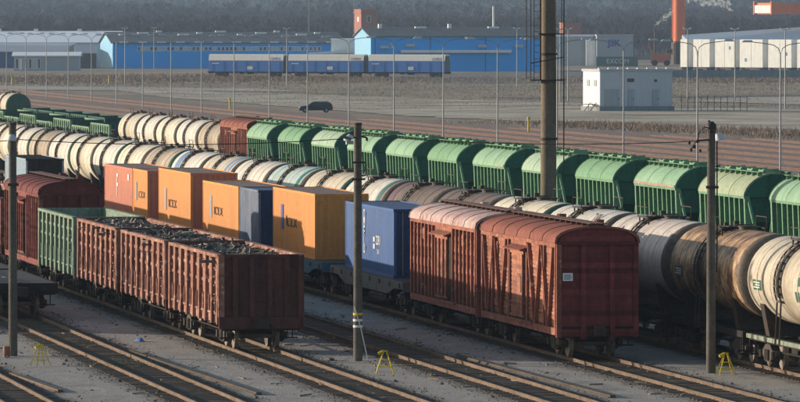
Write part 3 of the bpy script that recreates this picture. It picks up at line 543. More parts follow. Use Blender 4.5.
# ------------------------------------------------------------------ boxcars
def hopper_arch(w, z0, z1, n=16):
    return [(-w*cos(pi*k/n), z0 + (z1-z0)*(sin(pi*k/n)**1.2)) for k in range(n+1)]
def arch(w, z0, z1, n=12):
    """roof cross-section points from left eave to right eave"""
    return [(w*-cos(pi*k/n)*1.0, z0 + (z1-z0)*(sin(pi*k/n)**0.75)) for k in range(n+1)]
def make_boxcar(style, mside, mrib, mroof, mend):
    root = empty("boxcar"); H = 7.05; W = 1.42; ZB, ZE, ZT = 1.06, 4.08, 4.72
    running_gear(root, H, 4.9)
    r = random.Random(style)
    for sx in (-1, 1):
        s = MB(); z = ZB
        while z < ZE - 0.02:     # horizontal planks, each a little proud or recessed
            zz = min(ZE, z+0.155); dx = r.uniform(-0.014, 0.010); x0 = -W+dx if sx < 0 else W-0.06+dx
            s.box(x0, x0+0.06, -H, H, z, zz-0.028); z += 0.155
        s.box(-W+0.03 if sx < 0 else W-0.05, -W+0.05 if sx < 0 else W-0.03, -H+0.01, H-0.01, ZB, ZE)
        s.build("side_wall", mside, root)
        xo = lambda d0, d1: (-W-d1, -W-d0) if sx < 0 else (W+d0, W+d1)
        for (z0, z1, d) in ((ZB-0.22, ZB+0.03, 0.09), (ZE-0.10, ZE+0.04, 0.10)):
            a, b = xo(0.012, d); MB().box(a, b, -H-0.02, H+0.02, z0, z1).build("side_sill" if z0 < 2 else "eaves_rail", mrib, root)
        a, b = xo(0.012, 0.10)
        if style in (1, 3):
            ys = [-6.95, -6.15, -5.35, -4.55, -3.75, -2.95, -2.15, 2.15, 2.95, 3.75, 4.55, 5.35, 6.15, 6.95]
            for y in ys: MB().box(a, b, y-0.07, y+0.07, ZB+0.03, ZE-0.10).build("side_rib", mrib, root)
        else:
            for y in (-6.95, -4.9, -1.75, 1.75, 4.9, 6.95): MB().box(a, b, y-0.07, y+0.07, ZB+0.03, ZE-0.10).build("side_rib", mrib, root)
            for (ya, yb) in ((-4.6, -6.6), (-2.1, -4.3), (2.1, 4.3), (4.6, 6.6)):
                xm = (a+b)/2
                MB().bar((xm, ya, ZE-0.14), (xm, (ya+yb)/2, ZB+0.05), b-a, 0.16, up=(1,0,0)).build("diagonal_brace", mrib, root)
                MB().bar((xm, yb, ZE-0.14), (xm, (ya+yb)/2+(yb-ya)*0.08, ZB+0.05), b-a, 0.16, up=(1,0,0)).build("diagonal_brace", mrib, root)
        # sliding door with rails and canopy
        a, b = xo(0.03, 0.09); dr = MB()
        if style in (1, 3):     # ribbed plank door
            for k in range(9):
                y0 = -1.3 + k*2.6/9; dr.box(a, b, y0, y0+2.6/9-0.03, ZB+0.12, ZE-0.45)
        else:                   # slatted door, boards lying flat with open joints
            z = ZB+0.12
            while z < ZE-0.50: dr.box(a, b, -1.3, 1.28, z, z+0.12); z += 0.165
            dr.box(a+(0.02 if sx < 0 else 0), b-(0 if sx < 0 else 0.02), -1.25, 1.25, ZB+0.13, ZE-0.5)
        for z in (ZB+0.12, ZE-0.56): a2, b2 = xo(0.09, 0.12); dr.box(a2, b2, -1.3, 1.28, z, z+0.10)
        do = dr.build("door", mside, root)
        for y in ((-1.22, -0.42, 0.42, 1.2) if style != 2 else (-1.22, 1.2)):
            a2, b2 = xo(0.09, 0.16); MB().box(a2, b2, y-0.06, y+0.06, ZB+0.22, ZE-0.57).build("door_rib", mrib, do)
        a2, b2 = xo(0.0, 0.05); MB().box(a2, b2, -1.75, -1.34, ZB+0.10, ZE-0.5).build("door_gap_shade", 'frame', root)  # solid dark strip, the shade of an open gap put into colour
        a2, b2 = xo(0.12, 0.16); MB().box(a2, b2, -1.05, -0.98, 2.1, 2.7).build("handle", 'steel', do)
        a, b = xo(0.01, 0.15); MB().box(a, b, -2.9, 1.5, ZB-0.02, ZB+0.05).build("door_rail", mrib, root)
        a, b = xo(0.0, 0.38); zo, zi = ZE-0.42, ZE-0.30
        if sx < 0: cb = [(a, -1.9, zo), (b, -1.9, zi), (b, 1.4, zi), (a, 1.4, zo)]
        else: cb = [(a, -1.9, zi), (b, -1.9, zo), (b, 1.4, zo), (a, 1.4, zi)]
        MB().hexa(cb, [(x, y, z+0.04) for x, y, z in cb]).build("door_canopy", mroof if style != 1 else mrib, root)
        for y in (-4.3, 4.3):   # two small louvred hatches
            h = MB(); a, b = xo(0.012, 0.05); h.box(a, b, y-0.30, y+0.30, 3.35, 3.80)
            for z in (3.42, 3.54, 3.66): a2, b2 = xo(0.05, 0.07); h.box(a2, b2, y-0.26, y+0.26, z, z+0.06)
            h.build("louvre_hatch", mside, root)
    # arched roof shell with seams
    out = arch(W+0.12, ZE+0.04, ZT); inn = arch(W+0.06, ZE+0.0, ZT-0.06)
    MB().prism_y(out + inn[::-1], -H-0.10, H+0.10).build("roof", mroof, root, smooth=True)
    for y in np.linspace(-H-0.06, H+0.06, 7):
        o2 = arch(W+0.14, ZE+0.05, ZT+0.022); i2 = arch(W+0.115, ZE+0.045, ZT+0.0)
        MB().prism_y(o2 + i2[::-1], y-0.04, y+0.04).build("roof_seam", mroof, root)
    s = MB()
    for y in np.linspace(-H+0.2, H-0.2, 15): s.box(-0.30, 0.30, y-0.03, y+0.03, ZT-0.02, ZT+0.088)
    for x in (-0.22, 0.0, 0.22): s.box(x-0.08, x+0.08, -H-0.25, H+0.25, ZT+0.09, ZT+0.115)
    s.build("roof_walkway", 'walk', root)
    for y in (-3.4, 3.4):
        MB().tube([(0.85, y, ZT-0.35), (0.85, y, ZT+0.12)], 0.18, 10).build("roof_vent", mroof, root)
    for sy in (-1, 1):
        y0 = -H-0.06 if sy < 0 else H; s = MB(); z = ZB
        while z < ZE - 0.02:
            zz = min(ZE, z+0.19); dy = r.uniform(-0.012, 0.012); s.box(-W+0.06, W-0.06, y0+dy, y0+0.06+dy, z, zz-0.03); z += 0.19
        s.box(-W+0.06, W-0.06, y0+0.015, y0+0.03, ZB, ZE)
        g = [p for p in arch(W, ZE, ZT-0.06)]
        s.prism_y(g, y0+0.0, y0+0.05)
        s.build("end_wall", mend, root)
        ys0 = y0-0.075 if sy < 0 else y0+0.065
        MB().box(-W+0.1, W-0.1, ys0, ys0+0.07, 0.80, ZB-0.004).build("end_sill", mend, root)
        for x in (-0.52, 0.52):
            yy = y0-0.19 if sy < 0 else y0+0.14
            MB().box(x-0.09, x+0.09, yy, yy+0.11 if sy > 0 else y0+0.02, ZB-0.35, ZE-0.03).build("end_post", mend, root)
        for x in (-W+0.02, W-0.02):
            yy = y0-0.05 if sy < 0 else y0+0.0
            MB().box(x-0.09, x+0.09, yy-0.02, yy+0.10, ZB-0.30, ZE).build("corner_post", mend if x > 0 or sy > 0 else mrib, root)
        yy = y0-0.10 if sy < 0 else y0+0.06
        MB().box(-W-0.02, W+0.02, yy, yy+0.10, ZE-0.02, ZE+0.08).build("end_beam", mend, root)
    return root
b1 = make_boxcar(1, 'boxbrown', 'boxrib', 'frostroof', 'boxend'); b1.location = (TX[5], 231.45, 0)
tag(b1, "brown ribbed boxcar with pale frosted roof beside the blue container", "boxcar", "boxcars among the trains")
b2 = make_boxcar(2, 'boxtan', 'boxrib', 'boxroof', 'boxend'); b2.location = (TX[5], 216.15, 0)
tag(b2, "brown boxcar with diagonal braces, its dark red end facing the camera", "boxcar", "boxcars among the trains")
p = MB(); p.box(-1.26, -0.90, -7.16, -7.145, 2.78, 3.06); pl = p.build("placard", 'white', b2); pl['label'] = "small white and blue notice on the dark end"
q = MB()
for k in range(3): q.box(-1.22, -0.98 + 0.04*(k % 2), -7.166, -7.161, 2.84+0.065*k, 2.875+0.065*k)
q.build("print_lines", 'bandblue', pl)
b3 = make_boxcar(3, 'maroonside', 'maroonside', 'maroon', 'maroon'); b3.location = (TX[3], 281.2, 0)
tag(b3, "dark maroon boxcar with rounded roof behind the green gondola", "boxcar", "boxcars among the trains")
b4 = copy_tree(b1); b4.location = (TX[9], 459.1, 0); setmat(b4, M['frostroof'], M['boxroof'])
tag(b4, "small pinkish brown boxcar between far tank wagons and green hoppers", "boxcar", "boxcars among the trains")
# unseen row of gondolas left of the picture, placed for the shade it casts
for i in range(6):
    g = copy_tree(proto_g); g.location = (TX[0], 248 + 14.9*i, 0)
    tag(g, "%s in the unseen shade-casting row left of the picture, %s" % ("rust red gondola", ORD[i]), "wagon", "wagons left of the picture")

# ------------------------------------------------------------------ flat wagons
def make_flat(half, m, deckm='deck', z=1.42, fish=True, bc=None):
    root = empty("flat_wagon"); running_gear(root, half, bc or half-2.2, 'frame', 1.42, z-0.06)
    MB().box(-1.46, 1.46, -half, half, z-0.05, z).build("deck", deckm, root)
    for sx in (-1, 1):
        x0 = -1.50 if sx < 0 else 1.42; a, b = x0, x0+0.08; d = 0.62 if fish else 0.36
        MB().prism_x([(-half, z), (-half, z-0.30), (-half+2.0, z-0.34), (-half+3.6, z-d), (half-3.6, z-d), (half-2.0, z-0.34), (half, z-0.30), (half, z)], a, b).build("side_sill", m, root)
        for y in np.linspace(-half+0.6, half-0.6, 8):
            xx = -1.56 if sx < 0 else 1.50; MB().box(xx, xx+0.06, y-0.07, y+0.07, z-0.26, z-0.08).build("stake_pocket", m, root)
    for y0 in (-half-0.09, half+0.01): MB().box(-1.50, 1.50, y0, y0+0.08, z-0.42, z).build("end_beam", m, root)
    return root
fl = make_flat(6.65, 'frame', 'deck', 1.36, False, 4.6); fl.location = (TX[2], 250.2, 0)
tag(fl, "empty dark flat wagon at the lower left edge", "flat wagon")
s = MB(); s.box(-0.10, 0.02, -6.6, 6.6, 1.362, 1.385); s.build("deck_plank", 'greysteel', fl)
f2 = copy_tree(fl); f2.location = (TX[2], 265.0, 0); tag(f2, "dark flat wagon coupled behind the one at the left edge", "flat wagon")
ft = make_flat(9.0, 'greysteel', 'deck', 1.42, True); ft.location = (TX[5], 249.4, 0); tag(ft, "grey flat wagon carrying the blue container", "flat wagon", "container flat wagons")
fts = [(269.9, 'bluesteel', "teal blue flat wagon carrying orange container and grey container"), (291.0, 'bluesteel', "blue flat wagon carrying the orange container in the middle"),
       (310.6, 'bluesteel', "blue flat wagon carrying the tall orange container"), (330.2, 'greysteel', "grey flat wagon carrying the salmon red container")]
for y, m, lab in fts:
    g = copy_tree(ft); g.location = (TX[5], y, 0)
    if m != 'greysteel': setmat(g, M['greysteel'], M[m])
    tag(g, lab, "flat wagon", "container flat wagons")
g = copy_tree(ft); g.location = (TX[5], 386.0, 0); tag(g, "flat wagon under the pale blue container at the left edge", "flat wagon", "container flat wagons")

# ------------------------------------------------------------------ containers
def corr(a0, a1, pitch=0.27, dep=0.036):
    out = []; a = a0; n = max(1, round((a1-a0)/pitch)); p = (a1-a0)/n
    for i in range(n): out += [(a, 0), (a+p*0.26, 0), (a+p*0.5, dep), (a+p*0.76, dep)]; a += p
    out.append((a1, 0)); return out
def make_container(L, Hh, m, mtop, mend, label, loc, doors=False, group="shipping containers"):
    root = empty("shipping_container", loc); h = L/2; W = 1.219
    tag(root, label, "container", group)
    for sx in (-1, 1):
        s = MB(); pr = corr(-h+0.12, h-0.12); o = len(s.v)
        for y, dd in pr: x = sx*(W-0.015-0.036+dd) ; s.v += [(x, y, 0.15), (x, y, Hh-0.10)]
        for i in range(len(pr)-1): s.f.append((o+2*i, o+2*i+2, o+2*i+3, o+2*i+1))
        s.build("side_panel", m, root)
        for z0, z1 in ((0.0, 0.15), (Hh-0.10, Hh)): x0 = sx*W-0.06 if sx > 0 else -W; MB().box(x0, x0+0.06, -h+0.16, h-0.16, z0, z1).build("side_rail", m, root)
        for sy in (-1, 1):
            x0 = W-0.12 if sx > 0 else -W; y0 = h-0.16 if sy > 0 else -h; mm = m if sx < 0 else mend
            MB().box(x0, x0+0.12, y0, y0+0.16, 0.118, Hh-0.118).build("corner_post", m, root)
            for z in (0, Hh-0.118): MB().box(x0-0.003, x0+0.123, y0-0.003, y0+0.165, z, z+0.118).build("corner_casting", mend, root)
    s = MB(); n = int(L/0.6); pr = corr(-h+0.1, h-0.1, 0.42, 0.02); o = len(s.v)
    for y, dd in pr: s.v += [(-W+0.06, y, Hh-0.05+dd), (W-0.06, y, Hh-0.05+dd)]
    for i in range(len(pr)-1): s.f.append((o+2*i, o+2*i+1, o+2*i+3, o+2*i+2))
    s.build("roof", mtop, root)
    MB().box(-W+0.06, W-0.06, -h+0.05, h-0.05, 0.05, 0.12).build("floor", 'deck', root)
    for sy in (-1, 1):
        y0 = -h+0.03 if sy < 0 else h-0.05
        if sy < 0 and doors:
            for sx in (-1, 1):
                dd = MB(); a, b = (-W+0.12, -0.01) if sx < 0 else (0.01, W-0.12)
                dd.box(a, b, y0-0.01, y0+0.03, 0.16, Hh-0.14)
                for z in np.linspace(0.25, Hh-0.75, 5): dd.box(a+0.08, b-0.08, y0-0.025, y0-0.01, z, z+0.32)
                do = dd.build("door", mend, root)
                for x in (a+0.25, b-0.25): MB().tube([(x, y0-0.05, 0.12), (x, y0-0.05, Hh-0.12)], 0.02, 6).build("locking_bar", 'galv', do)
        else:
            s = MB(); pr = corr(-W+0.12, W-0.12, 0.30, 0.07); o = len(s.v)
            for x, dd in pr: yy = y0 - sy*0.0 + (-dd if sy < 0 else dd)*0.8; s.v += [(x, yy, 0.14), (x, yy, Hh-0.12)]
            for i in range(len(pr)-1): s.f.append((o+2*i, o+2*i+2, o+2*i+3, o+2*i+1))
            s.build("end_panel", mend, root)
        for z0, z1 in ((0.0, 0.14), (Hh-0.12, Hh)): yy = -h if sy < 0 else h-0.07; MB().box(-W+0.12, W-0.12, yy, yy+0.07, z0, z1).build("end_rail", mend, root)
    return root
RS = (pi/2, 0, -pi/2)      # lettering on the side that faces left
ZF = 1.42
SX = -1.219 - 0.004
def orange_marks(c, y, z, sc=1.0, dark=True):
    o = MB().box(SX-0.004, SX, y+1.0*sc, y+1.55*sc, z-0.52*sc, z+0.48*sc).build("logo_strip", 'inkblue' if dark else 'paleblue', c)
    text("ICY.X", "lettering", 'ink', c, (SX-0.002, y-1.05*sc, z-0.2*sc), RS, 0.52*sc, sx=2.1)
c = make_container(12.19, 2.86, 'contblue', 'contbluetop', 'contnavy', "royal blue container with white lettering beside the brown boxcars", (TX[5], 250.1, ZF), True)
for k, ch in enumerate("OMECO"): text(ch, "lettering", 'inkwhite', c, (SX-0.002, 1.15, 2.42-0.36*k), RS, 0.62)
for k in range(2): text("\u25a0", "emblem", 'inkwhite', c, (SX-0.002, -1.3, 1.45-0.28*k), RS, 0.01) if False else MB().box(SX-0.004, SX, -1.45, -1.1, 1.36-0.30*k, 1.56-0.30*k).build("emblem", 'inkwhite', c)
text("22R1", "lettering", 'inkwhite', c, (SX-0.002, -2.35, 1.42), RS, 0.55)
text("7310", "lettering", 'inkwhite', c, (SX-0.002, -2.3, 0.95), RS, 0.26)
MB().box(0.35, 1.0, -6.14, -6.13, 1.05, 1.09).build("hazard_strip", 'yellow', c)
c = make_container(12.19, 2.93, 'contorange', 'conttop', 'contorange', "large orange container right of the grey and navy one", (TX[5], 270.5, ZF)); orange_marks(c, 1.9, 1.65, 1.15)
c = make_container(6.06, 2.65, 'contgrey', 'contbluetop', 'contnavy', "short grey container with navy end between two orange ones", (TX[5], 284.2, ZF))
c = make_container(12.19, 2.65, 'contorange', 'conttop', 'contorange', "low orange container in front of the tall orange one", (TX[5], 293.65, ZF)); orange_marks(c, 1.9, 1.45, 1.1, False)
c = make_container(12.19, 2.90, 'contorange', 'conttop', 'contred', "tall orange container with brick red end", (TX[5], 310.3, ZF)); orange_marks(c, 1.9, 1.35, 1.15, False)
c = make_container(6.06, 2.62, 'contorange', 'conttop', 'contred', "short orange container next to the salmon red one", (TX[5], 323.9, ZF)); orange_marks(c, 0.4, 1.45, 1.0, False)
c = make_container(12.19, 2.60, 'contred', 'conttop', 'contred', "salmon red container with white letter at the left end", (TX[5], 333.2, ZF)); text("F", "lettering", 'inkwhite', c, (SX-0.002, 0.4, 1.45), RS, 1.9)
MB().box(SX-0.004, SX, -4.6, -4.1, 1.9, 2.25).build("white_mark", 'inkwhite', c)
c = make_container(12.19, 2.0, 'contpale', 'frame', 'frame', "pale blue container cut by the left edge", (TX[5], 385.2, ZF))  # roof and ends black, their shade painted in to merge with tank shadows

# ------------------------------------------------------------------ tank wagons
def make_tank(R=1.5, zc=3.05, half=5.45):
    root = empty("tank_wagon"); running_gear(root, 5.6, 3.9, 'frame', 1.35)
    n = 40
    dish = lambda y, sg: [(y + sg*0.42*sin(a), R*cos(a)) for a in np.linspace(0, pi/2*0.97, 7)]
    prof = [(-half+0.5, R), (-half+1.4, R), (-1.9, R), (0, R), (1.9, R), (half-1.4, R), (half-0.5, R)]
    prof = [(-half+0.12, R-0.004)] + prof + [(half-0.12, R-0.004)]
    MB().lathe_y(prof, 0, zc, n).build("barrel", TM['cream'], root, smooth=True)
    for sg in (-1, 1):
        pr = [(sg*(half-0.12), R-0.006)] + [(sg*(half-0.12) + sg*0.45*sin(a), (R-0.006)*cos(a)) for a in np.linspace(0.12, pi/2, 8)]
        if sg < 0: pr = pr[::-1]
        MB().lathe_y(pr, 0, zc, n).build("tank_head", 'headdark' if sg < 0 else TM['cream'], root, smooth=True)
    def ring(y, wd, dr, name, m, a0=-0.15*pi, a1=1.15*pi, nn=26):
        s = MB(); o = len(s.v)
        for k in range(nn+1):
            t = a0 + (a1-a0)*k/nn
            for yy, rr in ((y-wd, R+0.004), (y-wd, R+dr), (y+wd, R+dr), (y+wd, R+0.004)): s.v.append((rr*cos(t), yy, zc+rr*sin(t)))
        for k in range(nn):
            for j in range(3): a = o+4*k+j; s.f.append((a, a+1, a+5, a+4))
        return s.build(name, m, root)
    for y in (-3.9, 3.9): ring(y, 0.05, 0.016, "tank_band", TM['cream'])
    for y in (-1.95, 1.95): ring(y, 0.03, 0.012, "weld_seam", TM['cream'])
    # ladder over the middle of the barrel
    s = MB()
    for y in (0.42, 0.98):
        pts = [((R+0.10)*cos(t), y, zc+(R+0.10)*sin(t)) for t in np.linspace(pi*0.55, pi*1.12, 12)] + [(-R-0.05, y, 1.0)]
        s.tube(pts, 0.035, 5)
    for t in np.linspace(pi*0.58, pi*1.12, 11): s.tube([((R+0.10)*cos(t), 0.42, zc+(R+0.10)*sin(t)), ((R+0.10)*cos(t), 0.98, zc+(R+0.10)*sin(t))], 0.045, 5)
    s.build("ladder", 'strap', root)
    ring(0.70, 0.40, 0.02, "ladder_stain_plate", 'strap', 0.42*pi, 1.1*pi)
    s = MB(); s.tube([(0, -0.55, zc+R-0.05), (0, -0.55, zc+R+0.09)], 0.28, 14); s.tube([(0, -0.55, zc+R+0.09), (0, -0.55, zc+R+0.13)], 0.32, 14); s.bar((0.25, -0.55, zc+R+0.17), (-0.4, -0.55, zc+R+0.17), 0.05)
    s.build("manhole", 'strap', root, smooth=True)
    s = MB(); s.tube([(0.1, 1.5, zc+R-0.05), (0.1, 1.5, zc+R+0.24)], 0.12, 8); s.build("valve", 'steel', root); MB().tube([(-0.2, 1.85, zc+R-0.05), (-0.2, 1.85, zc+R+0.18)], 0.09, 8).build("valve", 'steel', root)
    s = MB()
    for x in (-0.8, 0.8):
        s.bar((x, -0.2, zc+R+0.02), (x, 1.6, zc+R+0.02), 0.12, 0.04)
        for y in (-0.1, 0.8, 1.5): s.bar((x, y, zc+R-0.35), (x, y, zc+R+0.02), 0.05)
    s.box(-0.8, 0.8, 0.35, 1.1, zc+R+0.03, zc+R+0.06)
    for x in (-0.85, 0.85):
        s.bar((x, -0.1, zc+R+0.42), (x, 1.55, zc+R+0.42), 0.03)
        for y in (-0.1, 1.55): s.bar((x, y, zc+R), (x, y, zc+R+0.42), 0.03)
    s.build("walkway", 'steel', root)
    for y in (-3.9, 3.9):
        s = MB(); s.prism_y([(-1.1, 1.12), (1.1, 1.12), (1.32, 2.25), (1.02, 1.98), (0.62, 1.68), (0.0, 1.56), (-0.62, 1.68), (-1.02, 1.98), (-1.32, 2.25)], y-0.28, y+0.28)
        s.build("saddle", 'steel', root)
    return root
def band(root, y, wd, m, name="painted_band", R=1.5, zc=3.05):
    s = MB(); s.lathe_y([(y-wd, R+0.0035), (y+wd, R+0.0035)], 0, zc, 40); return s.build(name, m, root, smooth=True)
tk = make_tank(); children0 = None
TANKS = [('cream', "cream tank wagon with green panels at the right edge"), ('rusty', "rust stained ochre tank wagon behind the right hand pole"),
         ('grey', "dull grey tank wagon beside the end of the brown boxcar"), ('whitish', "off-white tank wagon with black scrawl near its near end"),
         ('cream', "yellowish cream tank wagon behind the frosted roof"), ('brown', "dark brown tank wagon behind the blue container"),
         ('brown', "dark brown tank wagon with purple band"), ('whitish', "white tank wagon with teal and purple bands"), ('cream', "cream tank wagon with clean white shoulder behind large orange container"),
         ('teal', "teal grey tank wagon with dark teal band"), ('whitish', "off-white tank wagon above the low orange container"), ('cream', "cream tank wagon with blue bands at its near end"),
         ('whitish', "white tank wagon with a wide blue band at its far end"), ('cream', None), ('cream', None), ('whitish', None), ('cream', None), ('whitish', None), ('cream', None), ('whitish', None), ('cream', None), ('cream', None), ('whitish', None)]
TROOTS = []
for i, (mm, lab) in enumerate(TANKS):
    g = tk if i == 0 else copy_tree(tk)
    g.location = (TX[6], 198.1 + 12.3*i, 0)
    TROOTS.append((g, mm))
    tag(g, lab or "%s tank wagon left of the container stack, %s in the long tank train" % (("cream", "off-white")[mm == 'whitish'], ORD[i]), "tank wagon", "tank wagons in the long tank train")
for i_, alt in ((13, 'dirty'), (14, 'ivory'), (16, 'ivory'), (18, 'dirty'), (20, 'ivory'), (21, 'dirty'), (4, 'ivory')):
    TROOTS[i_] = (TROOTS[i_][0], alt)
for g, mm in TROOTS:
    if mm != 'cream': setmat(g, TM['cream'], TM[mm])
for i in (4, 8, 13, 15, 17, 19, 21): setmat(TROOTS[i][0], M['headdark'], M['headgreen'])
g0 = TROOTS[0][0]
MB().box(-1.40, -1.352, -5.55, 5.9, 0.98, 1.13).build("painted_sill", 'palegreen', g0)
for a0, z0, z1, y0, y1 in ((0, 3.1, 3.4, -2.5, -2.0), (0, 2.72, 3.08, 3.3, 4.5), (0, 2.55, 2.9, -2.2, -1.6)):
    s = MB(); o = 0; t0 = pi - math.asin((z1-3.05)/1.5); t1 = pi - math.asin((z0-3.05)/1.5)
    for k in range(7):
        t = t0 + (t1-t0)*k/6; s.v += [(1.506*cos(t), y0, 3.05+1.506*sin(t)), (1.506*cos(t), y1, 3.05+1.506*sin(t))]
    for k in range(6): s.f.append((2*k, 2*k+1, 2*k+3, 2*k+2))
    s.build("painted_panel", 'headgreen', g0)
for g_, y0 in ((TROOTS[1][0], 3.4), (g0, 3.35)):
    for k in range(3): MB().box(-1.512, -1.5075, y0+0.1, y0+1.0-0.2*(k % 2), 2.80+0.085*k, 2.835+0.085*k).build("plate_lettering", 'inkwhite', g_)
s = MB(); s.box(-1.507, -1.49, 3.3, 4.5, 2.72, 3.08); s.build("data_plate", 'greysteel', TROOTS[1][0])
for i, y, wd, m in ((6, 4.6, 0.45, 'bandpurple'), (7, -4.4, 0.35, 'bandteal'), (7, -5.0, 0.22, 'bandpurple'), (9, -4.5, 0.45, 'bandteal'), (11, -3.2, 0.4, 'bandblue'), (11, -4.6, 0.35, 'bandblue'), (12, 3.2, 1.0, 'bandblue')):
    band(TROOTS[i][0], y, wd, m)
text("7X4", "lettering", 'ink', TROOTS[3][0], (-0.95, -3.4, 4.235), (radians(52), 0, -pi/2), 0.7)
# second, farther tank row on the hopper track (smaller barrels)
for i, mm in enumerate(('dirty', 'whitish', 'ivory', 'whitish', 'cream')):
    g = copy_tree(tk)
    for ch in list(g.children_recursive):
        if ch.name.startswith(("painted_panel", "painted_sill")): bpy.data.objects.remove(ch)
    g.location = (TX[9], 473.3 + 12.6*i, -0.35)
    if mm != 'cream': setmat(g, TM['cream'], TM[mm])
    tag(g, "%s tank wagon in the short far row left of the small boxcar, %s" % ({"dirty": "grimy beige", "whitish": "white", "ivory": "ivory", "cream": "cream"}[mm], ORD[i]), "tank wagon", "tank wagons in the short far row")
g = copy_tree(tk)
for ch in list(g.children_recursive):
    if ch.name.startswith(("painted_panel", "painted_sill")): bpy.data.objects.remove(ch)
setmat(g, M['headdark'], M['headgreen'])
g.location = (77.6, 700.0, -0.5); tag(g, "lone cream tank wagon with dark green end, far upper left", "tank wagon")

# ------------------------------------------------------------------ green hoppers
def make_hopper():
    root = empty("hopper_wagon"); H = 5.0; W = 1.62; ZE, ZT = 3.48, 4.62
    running_gear(root, 6.6, 4.6, 'hopend', 1.40)
    prof = hopper_arch(W, ZE, ZT, 16); inn = [(x*0.965, z-0.05) for x, z in prof]
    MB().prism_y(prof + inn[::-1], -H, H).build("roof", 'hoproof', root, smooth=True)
    for y in (-H, -1.7, 1.7, H):
        o2 = [(x*1.006, z+0.022) for x, z in prof]; MB().prism_y(o2 + prof[::-1], y-0.05 if abs(y) < 4 else (y-0.02 if y > 0 else y-0.03), y+0.05 if abs(y) < 4 else (y+0.03 if y > 0 else y+0.02)).build("roof_seam", 'hoproof', root)
    g = [(x*0.965, z-0.05) for x, z in prof]
    for sy in (-1, 1):
        y0 = -H+0.02 if sy < 0 else H-0.06; MB().prism_y(g, y0, y0+0.04).build("roof_end", 'hopend', root)
    # tapering body
    yb, zb = 3.4, 1.45
    b = [(-1.15, -yb, zb), (1.15, -yb, zb), (1.15, yb, zb), (-1.15, yb, zb)]; t = [(-W+0.22, -H+0.35, ZE-0.02), (W-0.22, -H+0.35, ZE-0.02), (W-0.22, H-0.35, ZE-0.02), (-W+0.22, H-0.35, ZE-0.02)]
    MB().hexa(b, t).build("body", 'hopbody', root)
    for sx in (-1, 1):
        for y in np.linspace(-H+0.12, H-0.12, 10):
            xt = sx*(W-0.05); xb = sx*(W-0.13); d = 0.30; ww = 0.09 if abs(y) < 4.8 else 0.13
            xi_t, xi_b = sx*(W-0.30), sx*(W-0.42)
            pts_b = [(xb, y-ww, 1.42), (xi_b, y-ww, 1.42), (xi_b, y+ww, 1.42), (xb, y+ww, 1.42)]; pts_t = [(xt, y-ww, ZE), (xi_t, y-ww, ZE), (xi_t, y+ww, ZE), (xt, y+ww, ZE)]
            if sx > 0: pts_b = [pts_b[k] for k in (1,0,3,2)]; pts_t = [pts_t[k] for k in (1,0,3,2)]
            MB().hexa(pts_b, pts_t).build("side_rib", 'hoprib', root)
        x0 = sx*(W-0.02); MB().box(min(x0, x0-sx*0.12), max(x0, x0-sx*0.12), -H+0.01, H-0.01, ZE-0.12, ZE-0.001).build("eaves_rail", 'hoprib', root)
        x0 = sx*(W-0.10); MB().box(min(x0, x0-sx*0.14), max(x0, x0-sx*0.14), -6.6, 6.6, 1.16, 1.41).build("side_sill", 'hopbody', root)
        for sy in (-1, 1):
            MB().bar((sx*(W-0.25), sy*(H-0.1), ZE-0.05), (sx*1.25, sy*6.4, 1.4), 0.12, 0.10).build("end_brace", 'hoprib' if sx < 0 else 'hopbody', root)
    for sy in (-1, 1):
        yy = sy*(H-0.22); MB().hexa([(-W+0.4, yy+sy*0.02-0.05, 2.2), (W-0.4, yy+sy*0.02-0.05, 2.2), (W-0.4, yy+sy*0.02+0.05, 2.2), (-W+0.4, yy+sy*0.02+0.05, 2.2)],
                  [(-W+0.2, yy-0.05, ZE-0.02), (W-0.2, yy-0.05, ZE-0.02), (W-0.2, yy+0.05, ZE-0.02), (-W+0.2, yy+0.05, ZE-0.02)]).build("end_panel", 'hopend', root)
        s = MB(); s.box(-1.3, 1.3, sy*5.2-0.05 if sy > 0 else -6.6, 6.6 if sy > 0 else -5.15, 1.42, 1.46); s.build("end_platform", 'hopend', root)
        s = MB()
        for x in (-0.25, 0.25): s.bar((x, sy*(H+0.08), 1.46), (x, sy*(H+0.08), ZT-0.02), 0.05)
        for z in np.arange(1.7, 4.5, 0.35): s.bar((-0.25, sy*(H+0.08), z), (0.25, sy*(H+0.08), z), 0.04)
        s.build("ladder", 'hopbody', root)
    for y in (-3.6, -1.2, 1.2, 3.6):
        s = MB(); s.box(-0.42, 0.42, y-0.52, y+0.52, ZT-0.04, ZT+0.13); s.bar((-0.5, y, ZT+0.16), (0.5, y, ZT+0.16), 0.08, 0.05); s.box(-0.36, 0.36, y-0.46, y+0.46, ZT+0.13, ZT+0.17)
        s.build("roof_hatch", 'hoprib', root)
    s = MB()
    for x in (-0.72, 0.72):
        s.box(x-0.13, x+0.13, -H-0.1, H+0.1, ZT+0.03, ZT+0.06)
        for y in np.linspace(-H+0.3, H-0.3, 9): s.box(x-0.12, x+0.12, y-0.03, y+0.03, ZT-0.16, ZT+0.03)
    s.build("roof_walkway", 'hoprib', root)
    for y in (-1.7, 1.7):
        MB().hexa([(-0.45, y-0.35, 0.55), (0.45, y-0.35, 0.55), (0.45, y+0.35, 0.55), (-0.45, y+0.35, 0.55)], [(-1.1, y-1.5, 1.44), (1.1, y-1.5, 1.44), (1.1, y+1.5, 1.44), (-1.1, y+1.5, 1.44)]).build("discharge_chute", 'hopbody', root)
    return root
hp = make_hopper()
HY0 = 281.66 - H0 if False else 276.9
